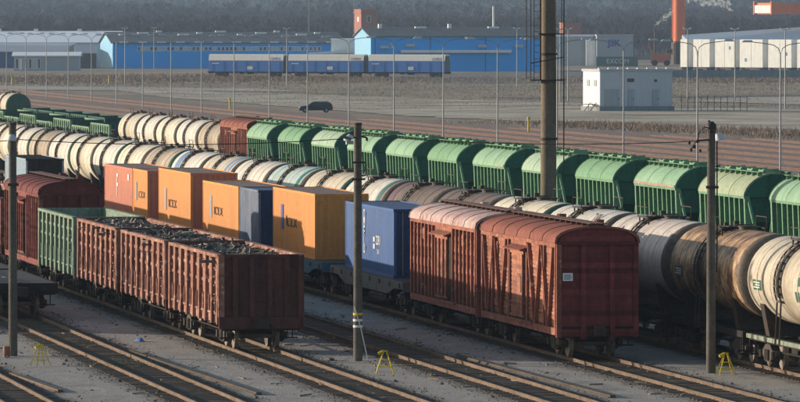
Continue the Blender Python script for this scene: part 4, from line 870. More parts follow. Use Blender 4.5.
for i in range(12):
    g = hp if i == 0 else copy_tree(hp)
    g.location = (TX[9], 276.9 + 15.42*i, 0)
    extra = {0: "cut by the right edge", 1: "with dull olive roof behind the right pole", 2: "with rust along its eaves", 11: "beside the small boxcar"}.get(i, "%s in the hopper row" % ORD[i])
    tag(g, "green hopper wagon with pale arched roof, " + extra if i != 1 else "green hopper wagon " + extra, "hopper wagon", "green hoppers in the far row")
    if i == 1: setmat(g, M['hoproof'], M['hoproof_dull'])
    if i in (3, 6, 10): setmat(g, M['hoproof'], M['hoproof_deep'])
    if i in (4, 9): setmat(g, M['hoproof'], M['hoproof_pale'])
    if i in (0, 5, 8): setmat(g, M['hoprib'], M['hoprib_deep'])
    if i in (2, 5):
        s = MB(); s.box(-1.645, -1.622, -4.9, 4.9 if i == 2 else -2.0, 3.49, 3.62); s.build("rust_patch_strip", M['hoproof_dull'] if i == 5 else 'conttop', g)
# far green open wagons at upper left
yg = make_gondola('yardgreen', 'darkgreen', 3.15); yg.location = (TX[9], 539.3, 0)
for i in range(8):
    g = yg if i == 0 else copy_tree(yg); g.location = (TX[9], 541.5 + 14.6*i, -0.15 - 0.45*(i % 2))
    tag(g, "green ribbed open wagon beyond the cream tanks, %s" % ORD[i], "open wagon", "green open wagons in the upper left")
dg = copy_tree(yg); setmat(dg, M['yardgreen'], M['darkgreen'])
for i in range(5):
    g = dg if i == 0 else copy_tree(dg); g.location = (75.5, 592 + 14.6*i, -0.3)
    tag(g, "dark green open wagon in the row behind the light green ones, %s" % ORD[i], "open wagon", "dark green open wagons in the upper left")

# ------------------------------------------------------------------ lamp poles, mast, stands
def make_pole(x, y, h, label, side=1):
    root = empty("lamp_pole", (x, y, -0.16)); tag(root, label, "lamp pole", "concrete lamp poles in the yard")
    MB().tube([(0, 0, 0), (0, 0, h*0.5), (0, 0, h)], [0.165, 0.15, 0.135], 14).build("pole", 'concrete', root, smooth=True)
    s = MB(); s.tube([(0, 0, h-0.02), (0, 0, h+0.05)], 0.15, 12); s.build("pole_cap", 'steel', root)
    return root
def lamp_head(root, p, dirx, m='lamp'):
    s = MB(); x, y, z = p
    s.tube([(x, y, z+0.10), (x+dirx*0.05, y, z)], [0.09, 0.15], 12); s.tube([(x+dirx*0.05, y, z), (x+dirx*0.10, y, z-0.10), (x+dirx*0.11, y, z-0.14)], [0.15, 0.19, 0.17], 14)
    return s.build("lamp_head", m, root, smooth=True)
p1 = make_pole(24.04, 217.06, 8.45, "thin concrete lamp pole at the left edge beside the rusty drum")
s = MB(); s.bar((0, -0.1, 7.95), (-0.1, -0.25, 7.95), 0.06); s.build("bracket", 'steel', p1); lamp_head(p1, (-0.06, -0.28, 7.98), 0); 
MB().box(-0.2, 0.2, -0.18, -0.14, 6.2, 6.3).build("clamp", 'steel', p1)
p2 = make_pole(35.84, 211.63, 8.50, "concrete lamp pole with striped band in front of the blue container")
s = MB(); s.bar((0, 0, 8.0), (-0.30, -0.2, 8.05), 0.06); s.bar((0, 0, 8.1), (0.32, -0.05, 8.02), 0.07); s.bar((0.32, -0.05, 8.02), (0.32, -0.05, 7.9), 0.07); s.build("bracket", 'steel', p2)
lamp_head(p2, (-0.28, -0.22, 8.02), -1); s = MB(); s.box(-0.46, -0.2, -0.30, -0.1, 7.78, 7.92); s.build("lamp_box", 'lamp', p2)
for z in (6.5, 7.1): MB().box(-0.24, 0.24, -0.19, -0.145, z, z+0.07).build("clamp", 'steel', p2)
for k in range(3): MB().tube([(0, 0, 1.22+0.22*k), (0, 0, 1.30+0.22*k)], 0.172, 14).build("painted_stripe", 'yellow' if k == 2 else 'white', p2)
MB().tube([(-0.14, -0.12, 1.95), (0.08, -0.17, 1.2), (0.32, -0.25, 0.03)], 0.018, 5).build("rope", 'white', p2)
p3 = make_pole(46.60, 202.09, 8.35, "concrete lamp pole with dome lamp in front of the rusty tank wagon")
s = MB(); s.tube([(0, 0, 8.35), (0, 0, 8.65), (-0.1, 0, 8.75)], 0.04, 6); s.bar((0, 0, 8.1), (-0.55, -0.1, 8.05), 0.06); s.tube([(0, 0, 8.5), (-0.28, -0.1, 8.52), (-0.46, -0.1, 8.32), (-0.5, -0.1, 8.05)], 0.022, 6); s.build("bracket", 'steel', p3)
s = MB(); s.tube([(-0.02, -0.03, 8.42), (0.0, -0.03, 8.62), (0.0, -0.03, 8.72)], [0.19, 0.17, 0.06], 12); s.build("junction_dome", 'steel', p3, smooth=True)
lh = lamp_head(p3, (0.17, -0.22, 8.22), 1)
for q in ((-0.5, -0.1, 8.05), (-0.62, -0.1, 7.86), (-0.74, -0.1, 7.75), (-0.42, -0.1, 7.72), (-0.8, -0.1, 8.0)):
    MB().tube([(q[0], q[1], q[2]-0.07), (q[0], q[1], q[2]+0.05)], 0.05, 8).build("insulator", 'steel', p3)
MB().bar((-0.55, -0.1, 8.05), (-0.75, -0.1, 7.75), 0.03).build("insulator_arm", 'steel', p3)
MB().tube([(0.19, -0.05, 8.2), (0.2, -0.05, 5.0), (0.19, -0.05, 3.5)], 0.025, 6).build("cable_drop", 'wire', p3)
MB().box(-0.22, 0.22, -0.19, -0.14, 6.4, 6.5).build("clamp", 'steel', p3)

def wire(a, b, sag, label, r=0.016):
    a = np.array(a); b = np.array(b); pts = [a + (b-a)*t + np.array([0,0,-4*sag*t*(1-t)]) for t in np.linspace(0, 1, 24)]
    o = MB().tube(pts, r, 5).build("overhead_cable", 'wire'); return tag(o, label, "cable", "overhead cables")
wire((24.04, 216.9, 7.75), (35.7, 211.5, 7.85), 0.22, "overhead cable strung from the left pole to the striped pole")
wire((36.0, 211.5, 7.95), (46.0, 202.0, 7.88), 0.2, "overhead cable strung from the striped pole to the right pole")
wire((24.04, 216.9, 7.7), (12.0, 226, 7.7), 0.25, "overhead cable leaving the left pole towards the left edge")

# tall mast
ms = empty("lighting_mast", (58.0, 286.8, -0.16)); tag(ms, "tall thick concrete lighting mast with ladder cage rising out of frame", "mast")
MB().tube([(0, 0, 0), (0, 0, 10), (0, 0, 24)], [0.41, 0.37, 0.30], 20).build("shaft", 'mast', ms, smooth=True)
def hoop(name, z, r, th, x0=0, y0=0):
    s = MB(); s.tube([(x0, y0, z), (x0, y0, z+th)], r, 20); return s.build(name, 'steel', ms)
hoop("collar", 6.45, 0.44, 0.12); hoop("collar", 10.6, 0.43, 0.10); hoop("collar", 0.1, 0.5, 0.3)
zb = 9.35
s = MB(); s.box(-1.02, 0.72, -0.60, 0.55, zb, zb+0.06); s.build("platform", 'steel', ms)
s = MB(); s.bar((-1.02, -0.6, zb+0.85), (0.6, -0.6, zb+1.15), 0.045); s.box(-0.62, 0.66, -0.55, 0.5, zb+2.25, zb+2.31); s.build("guard_rail", 'steel', ms)
for x, y, r in ((-1.0, -0.55, 0.022), (-1.0, 0.5, 0.022), (-0.80, -0.4, 0.02), (-0.50, -0.5, 0.045), (0.66, -0.5, 0.03), (0.56, -0.45, 0.02)):
    MB().tube([(x, y, zb if x < 0.6 else 4.8), (x, y, 21.0)], r, 6).build("cage_rod", 'steel', ms)
s = MB()
for z in np.arange(zb+0.4, 20.5, 0.33): s.bar((-0.52, -0.48, z), (-0.80, -0.40, z), 0.02)
s.build("ladder_rungs", 'steel', ms, kind='stuff')
for z in np.arange(zb+4.5, 20.5, 2.2):
    MB().bar((-1.0, -0.55, z), (0.0, -0.3, z), 0.035).build("cage_hoop", 'steel', ms)
s = MB(); s.box(-1.6, 1.6, -1.3, 1.3, 23.2, 23.3); s.tube([(-1.4, 0, 23.3), (-1.4, 0, 24.2)], 0.05); s.tube([(1.4, 0, 23.3), (1.4, 0, 24.2)], 0.05); s.build("crown_platform", 'steel', ms)
for a in range(6): lamp_head(ms, (1.3*cos(a*pi/3), 1.1*sin(a*pi/3), 23.1), 0)

# yellow folding A-stands
def make_stand():
    root = empty("warning_stand")
    top = 0.72
    for sx in (-0.12, 0.12):
        for sy in (-1, 1):
            MB().bar((sx*2.4, sy*0.20, 0.0), (sx*0.35, 0.0+sy*0.02, top), 0.03).build("leg", 'yellow', root)
    MB().bar((-0.07, 0, top), (0.09, 0, top-0.01), 0.055).build("top_bar", 'yellow', root)
    for z, x in ((0.20, 0.22), (0.42, 0.14)):
        for sy in (-1, 1): MB().bar((-x, sy*0.20*(1-z/top), z), (x, sy*0.20*(1-z/top), z), 0.026).build("cross_bar", 'yellow', root)
    MB().tube([(-0.22, 0, top-0.10), (-0.06, 0, top-0.02)], 0.055, 8).build("clamp_head", 'yellow', root)
    return root
st = make_stand()
for i, (x, y, rz, lab) in enumerate(((24.3, 210.6, 0.5, "yellow A-frame stand on the gravel near the left pole"), (35.55, 204.3, -0.2, "yellow A-frame stand right of the striped pole"), (46.85, 200.9, 0.1, "yellow A-frame stand at the foot of the right pole"))):
    g = st if i == 0 else copy_tree(st); g.location = (x, y, -0.15); g.rotation_euler = (0, 0, rz); tag(g, lab, "stand", "yellow A-frame stands"); g.scale = (1.05, 1.05, 1.05)
s = MB(); s.tube([(0,0,0),(0,0,0.36),(0,0,0.40)], [0.13,0.13,0.11], 14); s.tube([(0,0,0.12),(0,0,0.14)], 0.138, 14); o = s.build("rusty_drum", 'rustbin', smooth=True); o.location = (23.72, 216.3, -0.15); tag(o, "small rusty drum standing against the left pole", "drum")
s = MB(); r = random.Random(5)
V = []
for k in range(10):
    a = 2*pi*k/10; V.append((0.18*cos(a)*r.uniform(0.7,1.3), 0.3*sin(a)*r.uniform(0.7,1.3), 0.01))
V += [(x*0.5 + r.uniform(-0.03,0.03), y*0.5, 0.10 + r.uniform(-0.03, 0.05)) for x, y, z in V]
s.add(V, [(k, (k+1) % 10, 10+(k+1) % 10, 10+k) for k in range(10)] + [tuple(range(10, 20))])
o = s.build("plastic_bag", 'bluebag'); o.location = (29.9, 226.2, -0.15); tag(o, "crumpled blue plastic bag lying on the gravel", "plastic bag")
# lengths of dumped rail and planks beside the tracks
for i, (x, y, rz, L, m, lab) in enumerate(((22.9, 200.0, 0.05, 10.0, 'rail', "spare rusty rail lying beside the bottom left track"), (28.95, 205.5, 0.03, 26.0, 'sleeper', "long concrete cable trough edge beside the second track"),
        (40.1, 201.0, 0.02, 24.0, 'sleeper', "long cable trough edge beside the empty track"), (34.9, 212.0, 0.04, 0.6, 'stone', "broken concrete lump beside the gondola rail"))):
    s = MB(); s.box(-0.09, 0.09, -L/2, L/2, 0, 0.10); s.box(-0.13, 0.13, -L/2+0.1, L/2-0.1, 0, 0.04); o = s.build("spare_rail" if i == 0 else ("trough_edge" if i < 3 else "concrete_lump"), m); o.location = (x, y, -0.15); o.rotation_euler = (0, 0, rz); tag(o, lab, "rail" if i == 0 else ("trough edge" if i < 3 else "lump"))

# double-armed light masts
def make_light():
    root = empty("light_mast"); h = 9.7
    MB().tube([(0,0,0),(0,0,h*0.5),(0,0,h)], [0.085, 0.07, 0.055], 8).build("post", 'galv', root, smooth=True)
    for sx in (-1, 1):
        MB().tube([(0,0,h-0.05), (sx*0.18,0,h+0.45), (sx*0.6,0,h+0.72), (sx*1.4,0,h+0.86), (sx*2.5,0,h+0.98)], 0.038, 6).build("arm", 'galv', root)
        a = MB(); a.hexa([(sx*2.3 if sx > 0 else -3.3,-0.14,h+0.94),(sx*3.3 if sx > 0 else -2.3,-0.14,h+0.94),(sx*3.3 if sx > 0 else -2.3,0.14,h+0.94),(sx*2.3 if sx > 0 else -3.3,0.14,h+0.94)],
                         [(sx*2.45 if sx > 0 else -3.1,-0.10,h+1.12),(sx*3.1 if sx > 0 else -2.45,-0.10,h+1.12),(sx*3.1 if sx > 0 else -2.45,0.10,h+1.12),(sx*2.45 if sx > 0 else -3.1,0.10,h+1.12)])
        a.build("lamp_head", 'lamp', root)
    return root
lm = make_light()
for i in range(20):
    g = lm if i == 0 else copy_tree(lm); g.location = (116.5, 480.0 + 30.6*i, -0.12)
    tag(g, "tall grey double armed light mast, %s in the row behind the hoppers" % ORD[i], "light mast", "double armed light masts along the tracks")
def make_single(h):
    root = empty("light_post"); MB().tube([(0,0,0),(0,0,h)], [0.11, 0.07], 8).build("post", 'galv', root, smooth=True)
    s = MB(); s.box(-0.5, 0.5, -0.1, 0.1, h, h+0.12); s.box(-0.75, -0.35, -0.12, 0.12, h+0.12, h+0.28); s.box(0.35, 0.75, -0.12, 0.12, h+0.12, h+0.28); s.build("lamp_head", 'lamp', root); return root
sm = make_single(11.5); k = 0
POSTS = [(221.5, 978.3), (217.08, 924.8), (205.7, 844.6), (228.95, 1163.6), (192.4, 942.2), (193.7, 942.0), (157.95, 1217.6), (226.2, 1680.2), (187.3, 1191.3)]
PL = ["right of the pale field house", "second right of the pale field house", "near the right edge beyond the gravel field", "left of the concrete mast", "right of the concrete mast", "paired right of the concrete mast",
      "in front of the long blue hall at left", "before the far left blue hall windows", "in front of the blue covered wagons"]
for i, (x, y) in enumerate(POSTS):
    g = sm if i == 0 else copy_tree(sm); g.location = (x, y, -0.2); tag(g, "slim grey light post standing " + PL[i], "light post", "slim light posts in the field")
MASTS = [(200, 1900, 24, "left of the white roof"), (330, 2050, 26, "behind the long blue hall"), (345, 2045, 22, "lattice like behind the blue hall roof"), (480, 1900, 30, "left of the orange crane column"), (487, 1905, 24, "close left of the orange crane column"), (560, 1950, 26, "right of the orange crane column"), (585, 1780, 27, "under the orange crane beam")]
for i, (x, y, h, lab) in enumerate(MASTS):
    o = MB().tube([(0,0,0),(0,0,h)], [0.22, 0.12], 6).box(-0.6, 0.6, -0.2, 0.2, h, h+0.35).build("far_mast", 'galv'); o.location = (x, y, -0.2); tag(o, "distant slender mast " + lab, "mast", "distant masts")
mk = MB().tube([(0,0,0),(0,0,1.7)], 0.13, 8).box(-0.15, 0.15, -0.15, 0.15, 1.5, 1.8)
mk = mk.build("marker_post", 'yellow')
for i, (x, y, lab) in enumerate(((135.2, 1221.7, "at far left before the glass shed"), (157.4, 1239.6, "before the sunlit blue gable"), (132.1, 664.5, "left of the concrete mast on the verge"), (125.1, 848.2, "near the left end of the hopper row"))):
    g = mk if i == 0 else mk.copy()
    if i: COL.objects.link(g)
    g.location = (x, y, -0.2); tag(g, "yellow marker post " + lab, "marker post", "yellow marker posts")

# ------------------------------------------------------------------ background buildings
def site(name, x, y, rz, label, cat="building", z=-0.25): r = empty(name, (x, y, z), radians(rz)); tag(r, label, cat); return r
def walls(root, w, dp, h, mf, ml, roof, rise=0.0, ridge='x', over=0.4):
    """front wall (faces camera), left wall and back walls, roof; local x right, y back"""
    MB().box(0, w, 0, 0.3, 0, h).build("front_wall", mf, root)
    if ridge == 'y': # gable faces the camera
        MB().prism_y([(0.0,h),(w,h),(w/2,h+rise)], 0.0, 0.3).build("gable", mf, root)
    MB().box(0, 0.3, 0.3, dp-0.3, 0, h).build("left_wall", ml, root); MB().box(w-0.3, w, 0.3, dp-0.3, 0, h).build("right_wall", ml, root); MB().box(0, w, dp-0.3, dp, 0, h).build("back_wall", mf, root)
    if rise > 0 and ridge == 'x':
        for x0 in (0, w-0.3): MB().prism_x([(0, h), (dp, h), (dp/2, h+rise)], x0, x0+0.3).build("gable", ml, root)
        MB().prism_x([(-over, h-0.05), (dp/2, h+rise-0.0), (dp+over, h-0.05), (dp+over, h+0.2), (dp/2, h+rise+0.25), (-over, h+0.2)], -over, w+over).build("roof", roof, root)
    elif rise > 0:
        MB().prism_y([(-over, h-0.05), (w/2, h+rise), (w+over, h-0.05), (w+over, h+0.2), (w/2, h+rise+0.25), (-over, h+0.2)], -over, dp+over).build("roof", roof, root)
    else: MB().box(-0.15, w+0.15, -0.15, dp+0.15, h, h+0.35).build("roof", roof, root)
def window_row(root, x0, x1, z0, z1, n, gap=0.35):
    p = (x1-x0)/n; fr = None
    for i in range(n):
        a = x0 + i*p
        if fr is None:
            s = MB(); ww = p-gap
            for b in ((0, ww, -0.09, -0.02, 0, 0.14), (0, ww, -0.09, -0.02, z1-z0-0.14, z1-z0), (0, 0.14, -0.09, -0.02, 0.14, z1-z0-0.14), (ww-0.14, ww, -0.09, -0.02, 0.14, z1-z0-0.14)): s.box(*b)
            fr = s.build("window", 'white', root); fr.location = (a, 0, z0)
            pn = MB().box(0.14, ww-0.14, -0.06, -0.02, 0.14, z1-z0-0.14).build("pane", 'glass', fr)
        else:
            c = fr.copy(); COL.objects.link(c); c.location = (a, 0, z0); d_ = pn.copy(); COL.objects.link(d_); d_.parent = c
            if random.random() < 0.35: d_.data = d_.data.copy(); d_.data.materials[0] = M['midroof']
# small pale house in the field
h = site("field_house", 175.06, 829.0, 12, "pale flat roofed field house with sunlit end wall and grey doors")
walls(h, 11.2, 6.0, 5.7, 'shedwall_shaded', 'cream', 'midroof')
MB().box(-0.22, 11.4, -0.3, 6.2, 0.0, 0.75).build("plinth", 'barrier', h)
for x0, w_, z1 in ((0.7, 2.3, 3.2), (4.3, 0.95, 3.2), (8.1, 1.0, 3.2)):
    dd = MB(); dd.box(x0, x0+w_, -0.08, -0.02, 0.76, z1); 
    for z in np.arange(0.9, z1-0.3, 0.55): dd.box(x0+0.08, x0+w_-0.08, -0.11, -0.08, z, z+0.3)
    do = dd.build("door", 'greywall', h); MB().box(x0+w_-0.2, x0+w_-0.12, -0.16, -0.112, 1.7, 1.9).build("handle", 'steel', do)
for x0, w_ in ((4.2, 1.05), (8.4, 0.4)):
    v = MB().box(x0, x0+w_, -0.07, -0.02, 4.2, 4.7 if w_ > 0.5 else 4.5)
    for k in range(3): v.box(x0+0.04, x0+w_-0.04, -0.10, -0.07, 4.22+0.14*k, 4.30+0.14*k)
    v.build("vent", 'glass', h)
for y0 in (1.2, 3.6): MB().box(-0.06, -0.02, y0, y0+1.0, 3.6, 4.5).build("end_vent", 'greywall', h)
s = MB()
for yy in (1.0, 3.0): s.bar((-1.2, yy, 0.0), (-0.1, yy, 1.3), 0.08)
s.bar((-1.3, 1.0, 1.0), (-1.3, 1.0, 0.1), 0.06); s.box(-1.5, -0.22, 0.9, 3.1, 1.0, 1.1); s.build("steps", 'steel', h)
s = MB()
for k in range(8): s.box(k*1.5, k*1.5+0.5, 0.5, 0.8, 6.05, 6.2)
s.build("roof_cleats", 'white', h)
# picket fence by the house
fr = empty("field_fence", (186.6, 828.0, -0.2)); tag(fr, "thin dark post fence right of the pale field house", "fence")
for i in range(11):
    o = MB().box(i*0.95-0.04, i*0.95+0.04, -0.05, 0.05, 0, 2.1 if i % 4 else 2.4).build("post", 'fence', fr)
for z in (0.5, 1.2, 1.9): MB().box(0, 9.5, -0.02, 0.02, z, z+0.05).build("fence_rail", 'fence', fr)

# far blue covered wagons
def make_covered():
    root = empty("covered_wagon"); running_gear(root, 9.6, 6.8, 'frame', 1.4); root.scale = (1, 1, 1.07)
    W = 1.5; H = 9.55
    low = [(-W, 1.1), (W, 1.1), (W, 3.5), (-W, 3.5)]
    MB().prism_y(low, -H, H).build("side_body", 'wagonblue', root)
    up = [(-W-0.01, 3.502), (W+0.01, 3.502), (W*0.80, 4.72), (W*0.40, 4.87), (-W*0.40, 4.87), (-W*0.80, 4.72)]
    MB().prism_y(up, -H, H).build("upper_cover", 'wagoncream', root)
    MB().prism_y([(-W*0.98, 1.15), (W*0.98, 1.15), (W*0.98, 3.25), (W*0.7, 4.6), (-W*0.7, 4.6), (-W*0.98, 3.25)], -H-0.05, -H).build("end_panel", 'greysteel', root)
    for y in np.linspace(-H+1, H-1, 7): MB().box(-W-0.05, -W, y-0.08, y+0.08, 1.15, 3.2).build("side_rib", 'wagonblue', root)
    MB().box(-W-0.06, -W-0.052, -1.8+0.0, -0.4, 1.55, 2.25).build("placard", 'inkwhite', root)
    text("OMRX", "lettering", 'inkblue', root, (-W*0.90-0.10, -7.6, 3.85), (radians(72), 0, -pi/2), 0.9)
    MB().box(-W-0.06, -W-0.052, 6.8, 8.6, 2.75, 2.95).build("white_stencil", 'inkwhite', root)
    return root
cw = make_covered()
# row direction: mostly along the picture, slightly receding to the left
import math as _m
base = np.array([249.3, 1347.2]); ang = radians(-34); dirv = np.array([cos(ang), sin(ang)])
for i in range(3):
    g = cw if i == 0 else copy_tree(cw)
    pos = base - dirv*(10.0 + 20.35*i); g.location = (pos[0], pos[1], 0.15); g.rotation_euler = (0, 0, ang + pi/2 )
    tag(g, "blue covered wagon with cream top, %s of three before the blue halls" % ["right hand", "middle", "left hand"][i], "covered wagon", "blue covered wagons in the field")

# far left: white roofed hall with sunlit blue gable, dark blue front
h = site("white_roof_hall", 174.9, 1715.7, -10, "big hall with wide white roof and dark blue front, far left")
MB().box(0, 31.0, 0, 0.3, 0, 4.7).build("front_wall", 'darkbluewall', h)
MB().prism_x([(-0.6, 4.65), (9.0, 6.3), (51, 6.9), (51, 7.1), (9.0, 6.5), (-0.6, 4.9)], 0, 31).build("lower_roof", 'midroof', h)
MB().prism_x([(51.5, 7.1), (70, 10.4), (88.4, 7.1), (88.4, 7.3), (70, 10.65), (51.5, 7.35)], 0, 43.5).build("roof", 'whiteroof', h)
MB().box(0, 43.2, 52.0, 52.3, 0, 7.08).build("clerestory_wall", 'white', h)
MB().box(0, 43.2, 87.5, 87.8, 0, 7.08).build("back_wall", 'white', h)
for x0 in (0.0, 42.9): MB().box(x0, x0+0.3, 52.3, 87.5, 0, 7.05).build("side_wall", 'darkbluewall', h)
for x in (6, 17, 30): MB().box(x, x+1.2, 69.5, 70.8, 10.5, 11.3).build("roof_vent", 'white', h)
h = site("annex", 205.6, 1695.1, -10, "low annex with grey lean-to roof left of the sunlit blue gable")
MB().box(0, 6, 0, 6, 0, 4.3).build("front_wall", 'glass', h); MB().hexa([(0,-1,4.3),(6,-1,4.3),(6,7,4.3),(-0.5,7,4.3)], [(0,-1,4.55),(6,-1,4.55),(6,7,6.9),(-0.5,7,6.9)]).build("roof", 'midroof', h)
h = site("glass_shed", 179.1, 1613.4, -10, "small blue grey shed with white flat roof before the white roofed hall")
walls(h, 17.5, 9, 4.0, 'greywall', 'greywall', 'whiteroof', 0.9, 'x', 0.6)
window_row(h, 0.4, 7.5, 0.6, 3.4, 6, 0.3)
MB().box(1.4, 2.2, -0.15, -0.1, 0.2, 3.3).build("door", 'white', h)
# long blue hall
h = site("long_blue_hall", 216.8, 1698.2, -2, "long blue hall with window strip and dark roof")
walls(h, 66.5, 40, 7.2, 'bluepaint', 'sunlitbluewall', 'greyroof', 3.0, 'x', 0.6)
window_row(h, 7.0, 60.0, 5.0, 6.3, 44, 0.25)
for i in range(11):
    z = 9.0 + (i % 3)*0.45; yv = (z-7.2)/3.0*20; MB().box(3+i*5.7, 4.6+i*5.7+(i % 2)*1.5, yv+1, yv+2.2, z+0.2, z+0.9).build("roof_vent", 'white', h)
for i in range(12): MB().hexa([(2+i*5.4,-0.9,7.25),(4.4+i*5.4,-0.9,7.25),(4.4+i*5.4,0.6,7.3),(2+i*5.4,0.6,7.3)], [(2+i*5.4,-0.9,7.45),(4.4+i*5.4,-0.9,7.45),(4.4+i*5.4,0.8,7.75),(2+i*5.4,0.8,7.75)]).build("eaves_flap", 'greywall', h)
# white block with canopy
h = site("white_block", 274.8, 1667.6, -10, "plain white block with flat canopy between the blue halls")
walls(h, 8.0, 12, 8.3, 'white', 'white', 'whiteroof')
MB().hexa([(-6.5,-5,4.3),(7,-5,4.6),(7,-0.2,4.6),(-6.5,-0.2,4.3)], [(-6.5,-5,4.6),(7,-5,5.5),(7,-0.2,5.5),(-6.5,-0.2,4.6)]).build("canopy", 'white', h)
# gable house + blue hall right
h = site("blue_hall", 270.6, 1577.0, 0, "tall bright blue hall with white canopy strip left of the mast")
walls(h, 47, 26, 9.3, 'bluepaint', 'sunlitbluewall', 'greyroof', 2.3, 'x', 0.5)
MB().box(8, 38, -1.2, -0.02, 5.0, 5.7).build("canopy_strip", 'white', h)
for i in range(4): MB().box(1+i*15, 1.25+i*15, -0.06, -0.02, 0, 9.2).build("wall_seam", 'darkbluewall', h)
for x in (2.5, 9.5, 29, 39): MB().box(x, x+2.2, -0.9, -0.03, 5.9+(x % 2)*0.5, 6.6+(x % 2)*0.5).build("wall_lamp", 'lamp', h)
for i, x in enumerate((4, 14, 23, 34)):
    MB().box(x, x+(3 if i % 2 else 0.9), 11, 12.2, 11.5, 12.0 if i % 2 else 12.7).build("roof_vent", 'white', h)
MB().tube([(35.6, 12, 11), (35.6, 12, 17.5)], 0.28, 8).build("flue", 'white', h)
text("S", "lettering", 'inkwhite', h, (5.6, -0.02, 6.9), (pi/2, 0, 0), 2.2)
# brick tower, brick block
h = site("brick_tower", 336.8, 1982, 12, "square red brick tower with two windows above the hall roofs")
walls(h, 5.7, 6.2, 17.4, 'brick', 'brick', 'brick')
window_row(h, 2.0, 3.6, 13.4, 15.6, 1, 0.2)
f_ = MB().box(-0.08, -0.02, 2.0, 3.2, 13.6, 15.2).build("side_window", 'white', h)
MB().box(-0.25, 5.95, -0.25, 6.45, 16.4, 16.8).build("cornice", 'brick', h)
h = site("brick_block", 403.3, 1969.9, 0, "low red brick block with sunlit end right of the mast")
walls(h, 6.0, 6, 13.0, 'brick', 'brick', 'brick')
# grey halls right of the mast
h = site("grey_hall", 364.8, 1793.9, -10, "pale grey hall directly right of the concrete mast")
walls(h, 11.5, 18, 8.8, 'greywall', 'cream', 'midroof', 0.5)
h = site("lettered_grey_hall", 375.3, 1781.9, -10, "grey hall with blue letters on its wall")
walls(h, 11.0, 20, 9.2, 'greywall', 'greywall', 'midroof')
text("JSK", "lettering", 'logoviolet', h, (5.2, -0.05, 6.9), (pi/2, 0, 0), 2.7, bold=0.09)
h = site("white_kiosk_tower", 373.1, 1787.4, -10, "narrow white block between the two grey halls")
walls(h, 3.0, 6, 8.0, 'white', 'white', 'white')
h = make_container(12.19, 2.9, 'fargreen', 'fargreen', 'fargreen', "long dark green container with white letters behind the field house", (368.7, 1722.1, 0.0), group="far containers")
h.rotation_euler = (0, 0, radians(80)); text("EXCOM", "lettering", 'inkwhite', h, (SX-0.004, -0.2, 1.5), RS, 1.9)
# orange yard machine
h = site("yard_machine", 393.6, 1788.8, -10, "squat orange yard machine left of the crane column", "machine")
MB().hexa([(0,0,0.9),(6,0,0.9),(6,4,0.9),(0,4,0.9)], [(0.3,0,4.0),(5.5,0,3.4),(5.5,4,3.4),(0.3,4,4.0)]).build("body", 'crane', h)
MB().box(4.7, 6.6, 0.2, 3.8, 3.4, 5.2).build("cab", 'crane', h); MB().box(4.9, 6.4, 0.12, 0.2, 3.9, 5.0).build("window", 'glass', h)
for x in (1.2, 4.9): MB().tube([(x, -0.3, 0.9), (x, 4.3, 0.9)], 0.9, 12).build("wheel", 'tyre', h)
MB().bar((0.4, 2, 4.0), (-0.8, 2, 7.0), 0.5).build("mast_arm", 'crane', h)
# crane column
h = site("crane_column", 415.2, 1845.9, 0, "round orange crane column rising out of the frame", "crane")
MB().tube([(0,0,7.0),(0,0,16),(0,0,27)], [1.9, 1.88, 1.85], 24).build("column", 'crane', h, smooth=True)
MB().tube([(0,0,0),(0,0,7.0)], [2.6, 2.5], 20).build("pedestal", 'steel', h)
for z in (17.9, 26.2): MB().tube([(0,0,z),(0,0,z+0.35)], 2.05, 24).build("flange", 'crane', h)
s = MB()
for yy in (-0.3, 0.3): s.bar((-2.2, yy, 8), (-2.2, yy, 27), 0.1)
for z in np.arange(8.5, 27, 0.9): s.bar((-2.2, -0.3, z), (-2.2, 0.3, z), 0.08)
s.build("ladder", 'crane', h)
MB().box(-3.2, 3.2, -3, 3, 27, 31).build("cab", 'crane', h); MB().bar((0, 0, 30), (30, 24, 33), 1.6, 1.8).build("jib", 'crane', h)
# gantry crane
h = site("gantry_crane", 411.3, 1704.5, 25, "orange gantry crane beam entering from the right edge", "crane")
MB().box(0, 60, 0, 8.2, 15.6, 18.9).build("beam", 'crane', h)
for x in (0.0, ): 
    MB().box(-0.5, -0.003, 0.3, 7.9, 15.9, 18.2).build("end_plate", 'cream', h)
    MB().box(-0.6, -0.0, -0.15, 0.28, 15.5, 19.4).build("end_post", 'crane', h); MB().box(-0.6, -0.0, 7.92, 8.35, 15.5, 19.4).build("end_post", 'crane', h)
for x in (24.0, 52.0):
    for y0 in (0.5, 6.4): MB().box(x, x+1.3, y0, y0+1.2, 0, 15.6).build("leg", 'crane', h)
    MB().box(x-1.0, x+2.3, 0, 8.2, 0.2, 1.0).build("foot_beam", 'steel', h)
# pale sheds behind trailers
h = site("blue_grey_shed", 383.2, 1689.1, -10, "wide low hall with blue grey sloping roof behind the white trailers")
MB().box(0, 60, 0, 0.3, 0, 7.6).build("front_wall", 'greywall', h)
for x0 in (0, 59.7): MB().box(x0, x0+0.3, 0.3, 39, 0, 7.6).build("side_wall", 'greywall', h)
MB().hexa([(-0.5,-0.5,7.6),(60.5,-0.5,7.6),(60.5,40,7.6),(-0.5,40,7.6)], [(-0.5,-0.5,7.8),(60.5,-0.5,8.6),(60.5,40,13.5),(-0.5,40,9.5)]).build("roof", 'bluegreyroof', h)
for i in range(6):
    x0 = 14+i*7.2; s = MB(); s.prism_y([(x0, 0), (x0+4.5, 0), (x0+4.0, 0.5), (x0+2.25, 0.75), (x0+0.5, 0.5)], 34, 36); o = s.build("roof_light", 'white', h); o.location = (0, 0, 9.6+i*0.55)
